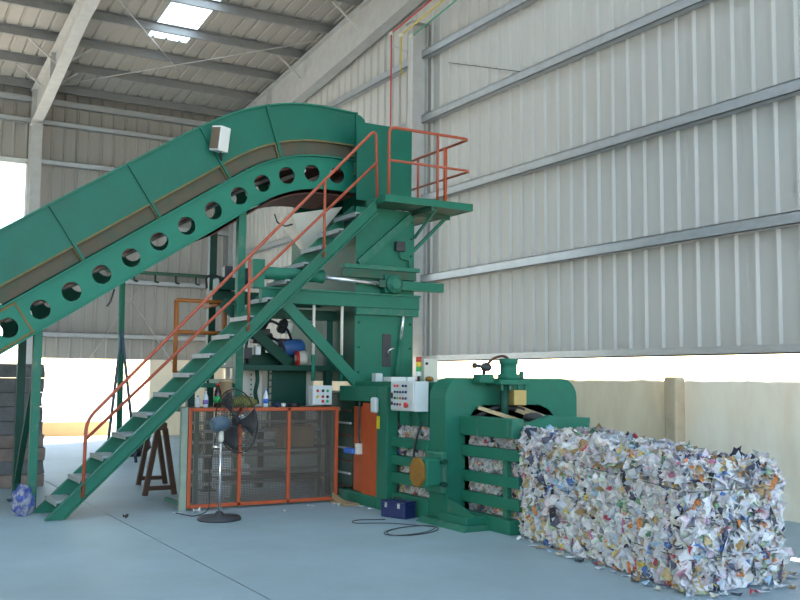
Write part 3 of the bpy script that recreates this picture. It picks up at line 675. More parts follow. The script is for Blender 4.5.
# built as a strip so the concave outline triangulates cleanly
b = BM(); prism(b, yk_out + yk_in, 9.45, 9.80, XZ); bmesh.ops.triangulate(b, faces=[f for f in b.faces if len(f.verts) > 4]); O('yoke', b, 'green_paint', bp_, 0.012)
obox('yoke_foot', 'green_paint', bp_, 5.98, 6.40, 8.86, 9.45, 0.06, 0.14, 0.01)
b = BM(); prism(b, [(5.90, 0.0), (6.42, 0.0), (6.42, 0.06), (5.98, 0.06)], 8.80, 9.80, XZ); O('yoke_shoe', b, 'green_worn', bp_)
b = BM(); prism(b, [(8.86, 0.14), (9.45, 0.14), (9.45, 0.30)], 6.10, 6.14, YZ); O('gusset', b, 'green_worn', bp_)
# hinge cylinder on the yoke flank with rusty end cap
obox('hinge_flange', 'green_worn', bp_, 6.0, 6.08, 9.40, 9.78, 0.34, 0.82, 0.02)
obox('hinge_box', 'green_paint', bp_, 5.78, 6.0, 9.38, 9.70, 0.44, 0.75, 0.02)
b = BM(); c8 = [(9.54+0.165*math.cos(R(22.5+45*k)), 0.595+0.18*math.sin(R(22.5+45*k))) for k in range(8)]
prism(b, c8, 5.74, 5.78, YZ); O('end_cap', b, 'rust_plate', bp_, 0.01)
for dz in (-0.13, 0.13):
    for dy in (-0.03, ): olathe('hinge_bolt', 'green_dark', bp_, [(0.025, 0), (0.025, 0.05)], (6.03, 9.40, 0.585+dz), (0, -1, 0), 8)
olathe('hinge_bolt', 'green_dark', bp_, [(0.03, 0), (0.03, 0.06)], (5.98, 9.36, 0.46), (0, -1, 0), 8)
olathe('hinge_bolt', 'green_dark', bp_, [(0.03, 0), (0.03, 0.06)], (5.98, 9.36, 0.72), (0, -1, 0), 8)
# tension frame around the outlet
obox('tension_side', 'green_paint', bp_, 6.27, 6.42, 8.50, 9.44, 1.02, 1.235, 0.01)
obox('tension_rib', 'green_worn', bp_, 6.255, 6.27, 9.05, 9.08, 1.02, 1.235, 0)
obox('tension_end', 'green_worn', bp_, 6.28, 6.44, 8.43, 8.50, 1.02, 1.235, 0.012)
b = BM(); prism(b, [(6.44, 1.05), (7.44, 1.05), (7.44, 1.235), (6.86, 1.26), (6.66, 1.20), (6.44, 1.16)], 8.50, 8.62, XZ); O('tension_beam', b, 'green_paint', bp_, 0.008)
obox('tension_side', 'green_paint', bp_, 7.30, 7.44, 8.62, 9.44, 1.04, 1.235, 0.01)
obox('press_plate', 'green_dark', bp_, 6.44, 7.28, 8.7, 9.44, 1.15, 1.18)
for k, (xa, xb) in enumerate(((6.50, 6.80), (6.95, 7.15), (7.08, 7.28))):
    obar('press_bar', 'tan_bar', bp_, (xa, 9.38, 1.33), (xb, 9.0, 1.19), 0.06, 0.04)
otube('press_hose', 'black_rubber', bp_, bend([(6.42, 9.38, 1.20), (6.7, 9.3, 1.34), (7.1, 9.3, 1.30), (7.5, 9.36, 1.2)], 0.1), 0.03, 8)
b = BM(); lathe(b, [(0.02, 0), (0.10, 0.02), (0.13, 0.05), (0.10, 0.09), (0.03, 0.11)], (6.82, 8.75, 1.18), (0, 0, 1), 9); O('rag', b, 'bag_black', bp_)
# vertical tension cylinder on the yoke crown
CX, CY = 6.86, 9.28
b = BM(); box(b, CX-0.22, CX+0.22, CY-0.14, CY+0.17, 1.60, 1.66); O('cylinder_flange', b, 'green_paint', bp_, 0.01)
olathe('tension_cylinder', 'green_paint', bp_, [(0.13, 1.66), (0.13, 1.72), (0.10, 1.73), (0.10, 1.84), (0.115, 1.85), (0.115, 1.90), (0.10, 1.91)], (CX, CY, 0), (0, 0, 1), 20)
for dx, dy in ((-0.17, -0.10), (-0.06, -0.11), (0.06, -0.11), (0.17, -0.10)):
    olathe('flange_bolt', 'green_worn', bp_, [(0.018, 1.53), (0.018, 1.60)], (CX+dx, CY+dy, 0), (0, 0, 1), 7)
olathe('flange_stud', 'green_worn', bp_, [(0.03, 1.66), (0.03, 1.76)], (CX+0.19, CY, 0), (0, 0, 1), 8)
obox('rod_block', 'brass', bp_, CX-0.02, CX+0.16, CY-0.14, CY+0.04, 1.36, 1.54, 0.008)
olathe('piston_rod', 'green_dark', bp_, [(0.05, 1.15), (0.05, 1.60)], (CX-0.1, CY-0.05, 0), (0, 0, 1), 12)
obox('valve_block', 'green_paint', bp_, CX-0.42, CX-0.22, CY-0.02, CY+0.14, 1.62, 1.72, 0.01)
olathe('valve', 'dark_iron', bp_, [(0.03, 0), (0.05, 0.02), (0.05, 0.1), (0.02, 0.12), (0.02, 0.2), (0.035, 0.21), (0.035, 0.24)], (CX-0.24, CY+0.04, 1.80), (-1, 0, 0.1), 10)
otube('valve_hose', 'wood_brown', bp_, bend([(CX-0.3, CY+0.04, 1.82), (CX-0.2, CY+0.03, 1.92), (CX-0.02, CY+0.02, 1.95), (CX, CY, 1.90)], 0.08), 0.018, 6)
otube('valve_stem', 'dark_iron', bp_, [(CX-0.33, CY+0.05, 1.72), (CX-0.28, CY+0.05, 1.86)], 0.02, 6)
# hose on the near side wall
otube('side_hose', 'black_rubber', bp_, bend([(6.0, 9.84, 1.14), (5.97, 9.92, 0.95), (5.96, 9.98, 0.72), (5.98, 9.86, 0.66)], 0.08), 0.014, 6)

# control panel
cpn = thing('control_panel', 'grey control panel box with rows of push buttons on the baler side', 'control panel')
obox('cabinet', 'panel_grey', cpn, 5.90, 6.09, 9.84, 10.42, 1.27, 1.63, 0.008)
obox('cabinet_door', 'panel_grey', cpn, 5.885, 5.90, 9.86, 10.40, 1.285, 1.615, 0.004)
btn = [(0, 0, 'green_plastic')]
cols_ = ['red_plastic', 'black_plastic', 'green_plastic', 'blue_paint', 'black_plastic', 'black_plastic']
rows_ = (1.575, 1.50, 1.425, 1.35)
for i, z in enumerate(rows_):
    for j in range(5):
        yb = 10.29 - j*0.066
        if (i == 0 and j == 2) or (i == 3 and j > 2): continue
        m_ = 'red_plastic' if (i, j) in ((0, 0), (0, 1), (2, 2), (3, 2)) else ('green_plastic' if (i, j) == (2, 1) else 'blue_paint')
        olathe('push_button', m_, cpn, [(0.016, 0), (0.016, 0.012), (0.011, 0.018)], (5.885, yb, z), (-1, 0, 0), 10)
olathe('stop_button', 'red_plastic', cpn, [(0.02, 0), (0.02, 0.015), (0.034, 0.018), (0.034, 0.035)], (5.885, 10.0, 1.345), (-1, 0, 0), 14)
obox('rotary_switch', 'black_plastic', cpn, 5.86, 5.885, 10.345, 10.385, 1.42, 1.49, 0.004)
obox('rotary_switch', 'black_plastic', cpn, 5.86, 5.885, 10.345, 10.385, 1.34, 1.38, 0.004)
obox('mounting_arm', 'green_dark', cpn, 6.09, 6.14, 10.05, 10.2, 1.35, 1.55)
# signal tower
sg_ = thing('signal_light', 'stack light with red, amber and green lenses above the control panel', 'signal light')
SX, SY = 6.98, 11.55
olathe('stem', 'black_plastic', sg_, [(0.04, 1.62), (0.02, 1.64), (0.02, 1.70)], (SX, SY, 0))
for nm, m_, z0, z1 in (('base_lens', 'white_paint', 1.70, 1.765), ('green_lens', 'green_plastic', 1.767, 1.83), ('amber_lens', 'yellow_plastic', 1.832, 1.90), ('red_lens', 'red_plastic', 1.902, 1.97)):
    olathe(nm, m_, sg_, [(0.034, z0), (0.036, z0+0.005), (0.036, z1-0.004), (0.032, z1)], (SX, SY, 0))
# cartons and papers lying on the chamber top
for lab, x0, x1, y0, y1, h, m_ in (('white paper pack on the baler top next to a grey box', 6.52, 6.76, 11.52, 11.78, 0.06, 'white_paint'), ('white paper pack on the baler top nearest the stack light', 6.80, 6.93, 11.55, 11.78, 0.06, 'white_paint'),
                                   ('small grey box on the baler top left of the white packs', 6.38, 6.49, 11.7, 11.82, 0.11, 'panel_grey')):
    r_ = thing('carton', lab, 'carton'); obox('box_body', m_, r_, x0, x1, y0, y1, 1.62, 1.62+h, 0.006); obox('lid_flap', m_, r_, x0+0.01, x1-0.01, y0+0.01, y1-0.01, 1.62+h, 1.626+h, 0.002)
r_ = thing('terminal_box', 'beige terminal box with a brown lump beside the stack light', 'box')
obox('box_body', 'cream_metal', r_, 7.10, 7.34, 11.6, 11.72, 1.62, 1.95, 0.01)
olathe('bell', 'rust_plate', r_, [(0.05, 0), (0.06, 0.03), (0.045, 0.06), (0.01, 0.07)], (7.16, 11.55, 1.63), (0, 0, 1), 12)
olathe('knob', 'dark_iron', r_, [(0.02, 0), (0.02, 0.02)], (7.14, 11.6, 1.88), (0, -1, 0), 8)

# push-button box standing by the guard
pb = thing('push_button_box', 'small grey push-button box at the right end of the mesh guard', 'button box')
obox('case', 'panel_grey', pb, 5.50, 5.79, 11.86, 12.0, 1.30, 1.56, 0.008)
for i, (dx, dz, m_) in enumerate(((0.07, 0.19, 'red_plastic'), (0.15, 0.19, 'black_plastic'), (0.22, 0.19, 'green_plastic'), (0.07, 0.11, 'yellow_plastic'), (0.15, 0.11, 'red_plastic'), (0.22, 0.11, 'black_plastic'), (0.15, 0.05, 'red_plastic'), (0.22, 0.05, 'green_plastic'))):
    olathe('push_button', m_, pb, [(0.02, 0), (0.02, 0.012), (0.014, 0.02)], (5.50+dx, 11.86, 1.30+dz), (0, -1, 0), 10)

# ------------------------------------------------------------------ wire mesh guard
mg = thing('mesh_guard', 'orange-framed wire mesh guard standing under the staircase', 'guard')
MX = (3.79, 4.45, 5.13, 5.83); MY = 11.8
for i, xx in enumerate(MX): obox('frame_upright', 'orange_paint', mg, xx-0.022, xx+0.022, MY-0.022, MY+0.022, 0.03, 1.27, 0.003)
for z in (0.05, 1.25): obox('frame_rail', 'orange_paint', mg, 3.79, 5.83, MY-0.022, MY+0.022, z-0.022, z+0.022, 0.003)
b = BM(); g = 0.021; t_ = 0.0032
x = 3.82
while x < 5.82: box(b, x-t_, x+t_, MY-0.004, MY-0.001, 0.07, 1.23); x += g
z = 0.075
while z < 1.23: box(b, 3.81, 5.81, MY+0.001, MY+0.004, z-t_, z+t_); z += g
ms = O('mesh_screen', b, 'mesh_wire', mg); ms['kind'] = 'stuff'
obox('corner_post', 'pale_green', mg, 3.68, 3.76, MY-0.02, MY+0.06, 0.0, 1.28)
obox('return_rail', 'green_worn', mg, 3.70, 3.75, MY+0.06, 12.5, 1.22, 1.27); obox('return_rail', 'green_worn', mg, 3.70, 3.75, MY+0.06, 12.5, 0.05, 0.10)
# storage rack behind the mesh
rk = thing('storage_rack', 'steel pipe rack with a board top behind the mesh guard', 'rack')
for xx in (3.92, 5.86):
    for yy in (11.92, 12.42): obox('upright', 'green_worn', rk, xx-0.025, xx+0.025, yy-0.025, yy+0.025, 0, 1.22, 0.003)
obox('top_board', 'wood_board', rk, 3.86, 5.93, 11.88, 12.46, 1.22, 1.27, 0.004)
for z in (0.25, 0.42, 0.62, 0.80, 0.94, 1.06): otube('rail_pipe', 'rack_steel', rk, [(3.92, 12.40, z), (5.86, 12.40, z)], 0.022, 8)
for z in (0.34, 0.72): obox('shelf_plate', 'dark_iron', rk, 4.3, 5.86, 11.95, 12.40, z-0.008, z+0.008, 0)
bx = thing('cardboard_box', 'brown cardboard box on the rack shelf behind the mesh', 'box')
obox('box_body', 'cardboard', bx, 5.15, 5.60, 12.0, 12.3, 0.73, 1.02, 0.005); obox('box_flap', 'cardboard', bx, 5.15, 5.60, 11.93, 12.0, 1.01, 1.018, 0)

# ------------------------------------------------------------------ bottles and bits on the rack top
def bottle(label, x, y, h, r, body, capm, labm, cat='bottle'):
    o = thing('bottle', label, cat); z = 1.27
    olathe('bottle_body', body, o, [(r*0.9, z), (r, z+0.02), (r, z+h*0.55), (r*0.9, z+h*0.66), (r*0.4, z+h*0.86), (r*0.36, z+h*0.93)], (x, y, 0), (0, 0, 1), 14)
    olathe('bottle_cap', capm, o, [(r*0.42, z+h*0.92), (r*0.42, z+h)], (x, y, 0), (0, 0, 1), 10)
    olathe('bottle_label', labm, o, [(r*1.03, z+h*0.20), (r*1.03, z+h*0.46)], (x, y, 0), (0, 0, 1), 14)
    return o
bottle('dark soda bottle with green label on the rack top', 4.23, 12.05, 0.31, 0.05, 'cola', 'red_plastic', 'green_plastic')
bottle('white and purple bottle on the rack top beside the dark soda bottle', 4.08, 12.08, 0.21, 0.035, 'clear_plastic', 'white_paint', 'purple_plastic')
bottle('slim water bottle with blue label in the middle of the rack top', 4.89, 12.02, 0.24, 0.033, 'clear_plastic', 'blue_plastic', 'blue_plastic')
bottle('short pale bottle at the left end of the rack top', 3.98, 12.1, 0.15, 0.035, 'clear_plastic', 'blue_plastic', 'white_paint')
ct = thing('cardboard_tube', 'upright tan cardboard tube on the rack top', 'tube')
olathe('tube_body', 'cardboard', ct, [(0.085, 1.27), (0.085, 1.62)], (4.42, 12.28, 0)); olathe('tube_rim', 'tan_bar', ct, [(0.088, 1.60), (0.088, 1.63)], (4.42, 12.28, 0))
b = BM(); bmesh.ops.create_icosphere(b, subdivisions=3, radius=1)
for v in b.verts:
    n_ = 1 + 0.25*noise.noise(v.co*2.3); v.co = Vector((4.63 + v.co.x*0.17*n_, 12.12 + v.co.y*0.10*n_, 1.27 + max(0, (v.co.z+0.75))*0.085*n_))
for f in b.faces: f.smooth = True
tag(O('cloth_bundle', b, 'olive_cloth'), 'crumpled olive green cloth on the rack top behind the fan', 'cloth')
for lab, x, y, m_, sx, h in (('small black tool box lid down on the rack top near the button box', 5.33, 12.1, 'black_plastic', 0.09, 0.05), ('small blue tin on the rack top right of the water bottle', 5.06, 12.05, 'blue_paint', 0.035, 0.06), ('small white tub on the rack top right of the blue tin', 5.18, 12.1, 'white_paint', 0.03, 0.05)):
    o = thing('container', lab, 'container'); olathe('container_body', m_, o, [(sx, 1.27), (sx*1.05, 1.27+h*0.8)], (x, y, 0), (0, 0, 1), 12); olathe('container_lid', m_, o, [(sx*1.12, 1.27+h*0.8), (sx*1.12, 1.27+h)], (x, y, 0), (0, 0, 1), 12)

# ------------------------------------------------------------------ pedestal fan
fn = thing('pedestal_fan', 'black pedestal fan on a chrome pole in front of the mesh guard', 'fan')
FX, FY = 3.88, 10.9
olathe('base', 'dark_iron', fn, [(0.25, 0), (0.255, 0.02), (0.24, 0.045), (0.06, 0.06), (0.035, 0.10)], (FX, FY, 0), (0, 0, 1), 28)
otube('pole', 'chrome', fn, [(FX, FY, 0.08), (FX, FY, 1.0)], 0.015, 10); olathe('collar', 'cream_metal', fn, [(0.025, 0.9), (0.035, 0.93), (0.03, 1.02)], (FX, FY, 0), (0, 0, 1), 12)
ax = Vector((0.93, 0.33, 0.10)).normalized(); C0 = Vector((FX+0.02, FY, 1.12))
olathe('motor', 'grey_motor', fn, [(0.05, -0.16), (0.085, -0.13), (0.09, -0.02), (0.075, 0.05), (0.03, 0.08)], C0, ax, 16)
obar('yoke_arm', 'cream_metal', fn, (FX, FY, 1.0), (FX+0.01, FY, 1.08), 0.04, 0.03)
s_, u_ = frame_of(ax); CC = C0 + ax*0.20; RF = 0.38
def ringp(c, r, n=36): return [c + s_*(r*math.cos(2*math.pi*k/n)) + u_*(r*math.sin(2*math.pi*k/n)) for k in range(n)]
b = BM(); tube(b, ringp(CC, RF), 0.008, 6, True); O('cage_rim', b, 'black_rubber', fn)
for nm, sg in (('rear_cage', -1), ('front_cage', 1)):
    b = BM()
    for k in range(40):
        a_ = 2*math.pi*k/40; d = s_*math.cos(a_) + u_*math.sin(a_)
        tube(b, [CC + d*RF, CC + d*(RF*0.8) + ax*(sg*0.06), CC + d*0.08 + ax*(sg*0.085)], 0.0022, 4)
    for r_, h_ in ((RF*0.8, 0.06), (RF*0.5, 0.073), (0.08, 0.085)): tube(b, ringp(CC + ax*(sg*h_), r_), 0.003, 4, True)
    O(nm, b, 'black_rubber', fn)
olathe('hub', 'dark_iron', fn, [(0.05, -0.03), (0.055, 0.0), (0.05, 0.03)], CC, ax, 14)
olathe('badge', 'white_paint', fn, [(0.07, 0), (0.07, 0.006)], CC + ax*0.085, ax, 16)
for k in range(3):
    b = BM(); rows = []
    for i in range(6):
        f_ = i/5; r_ = 0.05 + (RF-0.07)*f_; wd = 0.35 + 0.25*f_
        row = []
        for j in range(4):
            a_ = 2*math.pi*k/3 + (j/3-0.5)*wd*1.6
            row.append(b.verts.new(CC + (s_*math.cos(a_) + u_*math.sin(a_))*r_ + ax*((j/3-0.5)*0.06)))
        rows.append(row)
    for A, B in zip(rows, rows[1:]):
        for j in range(3): b.faces.new((A[j], A[j+1], B[j+1], B[j])).smooth = True
    O('blade', b, 'dark_iron', fn, solid=0.004)
otube('power_cord', 'black_rubber', fn, bend([(FX-0.05, FY, 1.02), (FX-0.12, FY+0.03, 0.6), (FX-0.10, FY+0.06, 0.1), (FX-0.2, FY+0.3, 0.012), (FX-0.3, FY+0.7, 0.012)], 0.1), 0.006, 5)

# ------------------------------------------------------------------ hydraulic units on the decks
hp = thing('hydraulic_unit', 'hydraulic power unit with blue motor and black hoses on the tower deck', 'power unit')
obox('oil_tank', 'green_dark', hp, 4.95, 5.75, 13.0, 13.7, 1.84, 2.02, 0.01)
olathe('motor', 'blue_motor', hp, [(0.06, -0.22), (0.13, -0.2), (0.13, 0.16), (0.1, 0.2), (0.04, 0.22)], (5.62, 12.92, 2.10), (1, 0.1, 0), 18)
olathe('motor_fan_cover', 'dark_iron', hp, [(0.13, 0), (0.13, 0.10), (0.09, 0.12)], (5.30, 12.95, 2.18), (-1, 0, 0.2), 16)
obox('valve_block', 'dark_iron', hp, 5.02, 5.28, 12.85, 13.0, 2.15, 2.36, 0.015)
olathe('accumulator', 'white_paint', hp, [(0.03, 0), (0.07, 0.04), (0.07, 0.16), (0.02, 0.2)], (5.60, 13.0, 2.30), (0.1, 0, 1), 14)
olathe('gauge', 'cream_metal', hp, [(0.07, 0), (0.075, 0.03), (0.06, 0.035)], (4.98, 12.82, 2.05), (0.1, -1, 0.1), 16)
olathe('filter', 'cream_metal', hp, [(0.04, 0), (0.10, 0.04), (0.11, 0.14), (0.09, 0.17)], (5.60, 12.70, 1.94), (1, -0.2, 0.05), 16)
olathe('filter_band', 'red_plastic', hp, [(0.113, 0.0), (0.113, 0.04)], (5.61, 12.698, 1.944), (1, -0.2, 0.05), 16)
for k, pts in enumerate(([(5.1, 12.85, 2.3), (5.2, 12.7, 2.48), (5.5, 12.75, 2.36), (5.6, 12.85, 2.22)], [(5.05, 12.85, 2.2), (4.9, 12.75, 2.25), (4.86, 12.75, 2.0), (4.92, 12.8, 1.86)],
                         [(5.25, 12.85, 2.25), (5.42, 12.72, 2.15), (5.46, 12.72, 1.98), (5.4, 12.8, 1.86)], [(5.2, 12.9, 2.36), (5.3, 12.85, 2.56), (5.52, 12.9, 2.52), (5.62, 13.0, 2.44)])):
    otube('hose', 'black_rubber', hp, bend(pts, 0.08), 0.02, 7)
obox('rag', 'wood_brown', hp, 5.40, 5.52, 12.80, 12.9, 2.08, 2.22, 0.03)
olathe('pump', 'dark_iron', hp, [(0.05, -0.1), (0.09, -0.07), (0.09, 0.06), (0.05, 0.1)], (4.90, 12.85, 2.36), (1, 0, 0.3), 14)
olathe('pump', 'black_rubber', hp, [(0.04, -0.1), (0.07, -0.07), (0.07, 0.06), (0.03, 0.1)], (5.46, 12.85, 2.40), (0.4, 0, 1), 14)
obox('junction_case', 'dark_iron', hp, 4.84, 4.96, 12.72, 12.82, 1.92, 2.08, 0.01); obox('junction_case', 'white_paint', hp, 5.0, 5.08, 12.70, 12.8, 1.98, 2.10, 0.01)
gm = thing('gear_motor', 'dark electric gear motor on the rear tower beam beside the conveyor leg', 'motor')
olathe('motor_body', 'dark_iron', gm, [(0.06, -0.2), (0.12, -0.18), (0.125, 0.1), (0.08, 0.14)], (5.05, 13.2, 3.12), (0, -1, 0), 18)
for k in range(10):
    a_ = 2*math.pi*k/10; obar('cooling_fin', 'dark_iron', gm, (5.05+0.128*math.cos(a_), 13.12, 3.12+0.128*math.sin(a_)), (5.05+0.128*math.cos(a_), 13.36, 3.12+0.128*math.sin(a_)), 0.008, 0.02)
obox('gear_case', 'green_dark', gm, 4.55, 4.80, 13.0, 13.3, 2.90, 3.08, 0.02); olathe('coupling', 'rust_plate', gm, [(0.05, 0), (0.05, 0.1)], (4.80, 13.15, 3.02), (1, 0, 0), 12)
obox('terminal_case', 'dark_iron', gm, 4.62, 4.74, 12.98, 13.1, 3.08, 3.24, 0.01)
otube('motor_hose', 'black_rubber', gm, bend([(4.4, 13.1, 2.92), (4.36, 13.05, 3.08), (4.52, 13.0, 3.1), (4.6, 13.0, 3.0)], 0.06), 0.018, 6)
# orange tubular frame behind the stairs
of = thing('tube_frame', 'rusty orange tubular guard frame behind the staircase', 'frame')
YO = 13.0
for xx in (3.94, 4.64): otube('frame_post', 'rail_orange', of, [(xx, YO, 1.72), (xx, YO, 2.72)] if xx < 4.5 else [(xx, YO, 2.28), (xx, YO, 2.72)], 0.032)
for z in (2.72, 2.28): otube('frame_bar', 'rail_orange', of, [(3.94, YO, z), (4.64, YO, z)], 0.028)
otube('frame_bar', 'rail_orange', of, [(3.94, YO, 1.72), (4.64, 13.86, 1.72)], 0.025)
otube('frame_bar', 'rail_orange', of, [(4.64, YO, 2.70), (4.50, YO+0.5, 2.68)], 0.025)

# ------------------------------------------------------------------ things on the floor
sh = thing('sawhorse', 'brown wooden sawhorse with splayed legs beside the staircase', 'sawhorse')
for yy, x0 in ((13.55, 3.94), (14.95, 4.22)):
    for sgx in (-1, 1): obar('leg', 'wood_brown', sh, (x0+sgx*0.05, yy, 0.93), (x0+sgx*0.21, yy, 0.0), 0.07, 0.06, Vector((0, 1, 0)))
    obar('leg_tie', 'wood_brown', sh, (x0-0.19, yy, 0.10), (x0+0.19, yy, 0.10), 0.05, 0.06)
obar('top_beam', 'wood_brown', sh, (3.92, 13.45, 0.96), (4.24, 15.05, 0.96), 0.14, 0.10)
MT = Matrix.Translation((5.865, 10.16, 0)) @ Matrix.Rotation(R(-70), 4, 'Z')
b = BM(); box(b, -0.19, 0.19, -0.10, 0.10, 0.0, 0.17, MT)
tb = thing('toolbox', 'dark blue toolbox on the floor against the baler', 'toolbox'); O('box_body', b, 'blue_paint', tb, 0.012)
b = BM(); box(b, -0.195, 0.195, -0.105, 0.105, 0.165, 0.20, MT); O('box_lid', b, 'blue_paint', tb, 0.012)
b = BM(); tube(b, [MT @ Vector(p) for p in bend([(-0.08, 0, 0.20), (-0.07, 0, 0.235), (0.07, 0, 0.235), (0.08, 0, 0.20)], 0.02)], 0.01, 6); O('handle', b, 'dark_iron', tb)
for dx in (-0.1, 0.1):
    b = BM(); box(b, dx-0.02, dx+0.02, -0.112, -0.104, 0.12, 0.18, MT); O('latch', b, 'chrome', tb)
# loose cable on the floor
cb = thing('floor_cable', 'thin black cable loop lying on the floor before the baler', 'cable')
pts = []
for k in range(56):
    a_ = 2*math.pi*k/28; r_ = 1 + 0.08*math.sin(3*a_*0.5) - 0.05*(k/56)
    pts.append((5.45 + 0.38*r_*math.cos(a_), 9.14 + 0.26*r_*math.sin(a_+0.5), 0.010 + 0.006*(k > 28)))
otube('cable', 'dark_iron', cb, pts, 0.0055, 5)
otube('cable_tail', 'dark_iron', cb, bend([pts[0], (5.5, 9.75, 0.01), (5.1, 9.9, 0.01), (5.25, 10.15, 0.01), (5.6, 10.0, 0.01)], 0.15), 0.0055, 5)
# black bags by the back opening
for lab, x, y, sx, sz in (('black rubbish bag on the far floor near the back opening', 5.35, 20.4, 0.35, 0.34), ('smaller black bag on the far floor beside the larger one', 6.7, 20.6, 0.2, 0.3)):
    b = BM(); bmesh.ops.create_icosphere(b, subdivisions=3, radius=1)
    for v in b.verts:
        n_ = 1 + 0.25*noise.noise(v.co*2 + Vector((x, 0, 0))); v.co = Vector((x + v.co.x*sx*n_, y + v.co.y*0.3*n_, max(0.0, sz*0.8 + v.co.z*sz*n_)))
    tag(O('rubbish_bag', b, 'bag_black'), lab, 'bag')
# blue cloth bundle at the conveyor foot
b = BM(); bmesh.ops.create_icosphere(b, subdivisions=4, radius=1)
for v in b.verts:
    n_ = 1 + 0.3*noise.noise(v.co*2.6); v.co = Vector((1.93 + v.co.x*0.12*n_, 12.28 + v.co.y*0.11*n_, max(0, 0.15 + v.co.z*0.20*n_)))
tag(O('cloth_bundle', b, 'blue_cloth'), 'blue and white cloth bundle at the foot of the conveyor leg', 'cloth')
# stacked old cardboard bales at far left
for lab, x0, x1, z0, z1, n_l in (('lower brown cardboard bale at far left behind the conveyor', 0.9, 2.66, 0.0, 0.98, 5), ('upper grey cardboard bale on the stack at far left', 0.92, 2.63, 0.98, 1.84, 4)):
    st = thing('cardboard_bale', lab, 'bale'); h_ = (z1-z0)/n_l
    for k in range(n_l):
        r_ = random.Random(k+int(z0*10)); b = BM(); e = [r_.uniform(-0.03, 0.03) for _ in range(4)]
        nx = 14; vs_ = []
        box(b, x0+e[0], x1+e[1], 15.3+e[2], 16.5+e[3], z0+k*h_+0.006, z0+(k+1)*h_-0.004)
        bmesh.ops.subdivide_edges(b, edges=b.edges[:], cuts=5, use_grid_fill=True)
        for v in b.verts:
            d = noise.noise_vector(v.co*5.0)*0.03; d.z *= 0.3; v.co += d; v.co.z = max(v.co.z, z0+0.002)
        O('cardboard_layer', b, ('old_cardboard_grey' if (k+int(z0 > 0)) % 3 == 1 or z0 > 0 else 'old_cardboard'), st)
    for xx in (x0+0.35, (x0+x1)/2, x1-0.35): otube('strap', 'tie_wire', st, [(xx, 15.25, z0+0.01), (xx, 15.25, z1-0.01)], 0.006, 5)

# ------------------------------------------------------------------ paper bale and scraps
rnd = random.Random(11)
def bale_frame(y):
    """near x, far x, top z of the bale at distance y"""
    if y > 9.8: xl = 6.19
    elif y > 8.5: xl = 6.42
    elif y > 8.2: xl = 6.30 + (y-8.2)*0.4
    else: xl = 6.30 - (8.2-y)*0.193
    return xl, min(7.5, xl + (1.16 if y > 8.2 else 1.16-(8.2-y)*0.03)), (1.11 if y > 8.5 else 1.11 - (8.5-y)*0.047)
YE, YI = 5.45, 11.6
bl = thing('paper_bale', 'long compressed bale of mixed waste paper pushed out of the baler', 'bale')
b = BM(); rows = []; NY = 70; NV = 28
def ring(y, ins=0.0):
    xl, xr, zt = bale_frame(y); xl += ins; xr -= ins; zt -= ins; zb = 0.02 + ins
    per = []
    P = [(xl, zb), (xl, zt), (xr, zt), (xr, zb)]
    for (p, q, n) in ((P[0], P[1], 9), (P[1], P[2], 9), (P[2], P[3], 9)):
        for k in range(n): per.append((p[0]+(q[0]-p[0])*k/n, p[1]+(q[1]-p[1])*k/n))
    per.append(P[3]); return per
for i in range(NY+1):
    yy = YE + 0.05 + (YI-YE-0.05)*i/NY; row = []
    for x, z in ring(yy, 0.05):
        d = noise.noise_vector(Vector((x, yy, z))*4.5)*0.035
        row.append(b.verts.new((x+d.x, yy+d.y, max(0.01, z+d.z))))
    rows.append(row)
for A, B in zip(rows, rows[1:]):
    for k in range(len(A)-1): b.faces.new((A[k], A[k+1], B[k+1], B[k])).smooth = True
    b.faces.new((A[-1], A[0], B[0], B[-1]))
b.faces.new(rows[0]); b.faces.new(rows[-1][::-1])
mat('bale_core', (0.50, 0.48, 0.48), 0.85, col2=(0.10, 0.09, 0.10), scale=14, amount=0.9, lo=0.45, hi=0.62)
O('bale_core', b, 'bale_core', bl)
def crumple(rn, sx, sy, n=3):
    """a crumpled sheet as (verts, faces) about the origin, roughly in its own xy plane"""
    vs_ = []; ph = [rn.uniform(0, 6.28) for _ in range(4)]; amp = min(sx, sy)*rn.uniform(0.12, 0.34); cut = rn.uniform(-0.25, 0.25)
    for j in range(n+1):
        for i in range(n+1):
            u = i/n-0.5; v = j/n-0.5
            z = amp*(math.sin(5*u+ph[0])*math.cos(4*v+ph[1]) + 0.6*math.sin(9*u*v+ph[2]))
            e = 0.12
            vs_.append(Vector((sx*(u+cut*v+rn.uniform(-e, e)/n*2), sy*(v+rn.uniform(-e, e)/n*2), z)))
    fs = [(j*(n+1)+i, j*(n+1)+i+1, (j+1)*(n+1)+i+1, (j+1)*(n+1)+i) for j in range(n) for i in range(n)]
    return vs_, fs
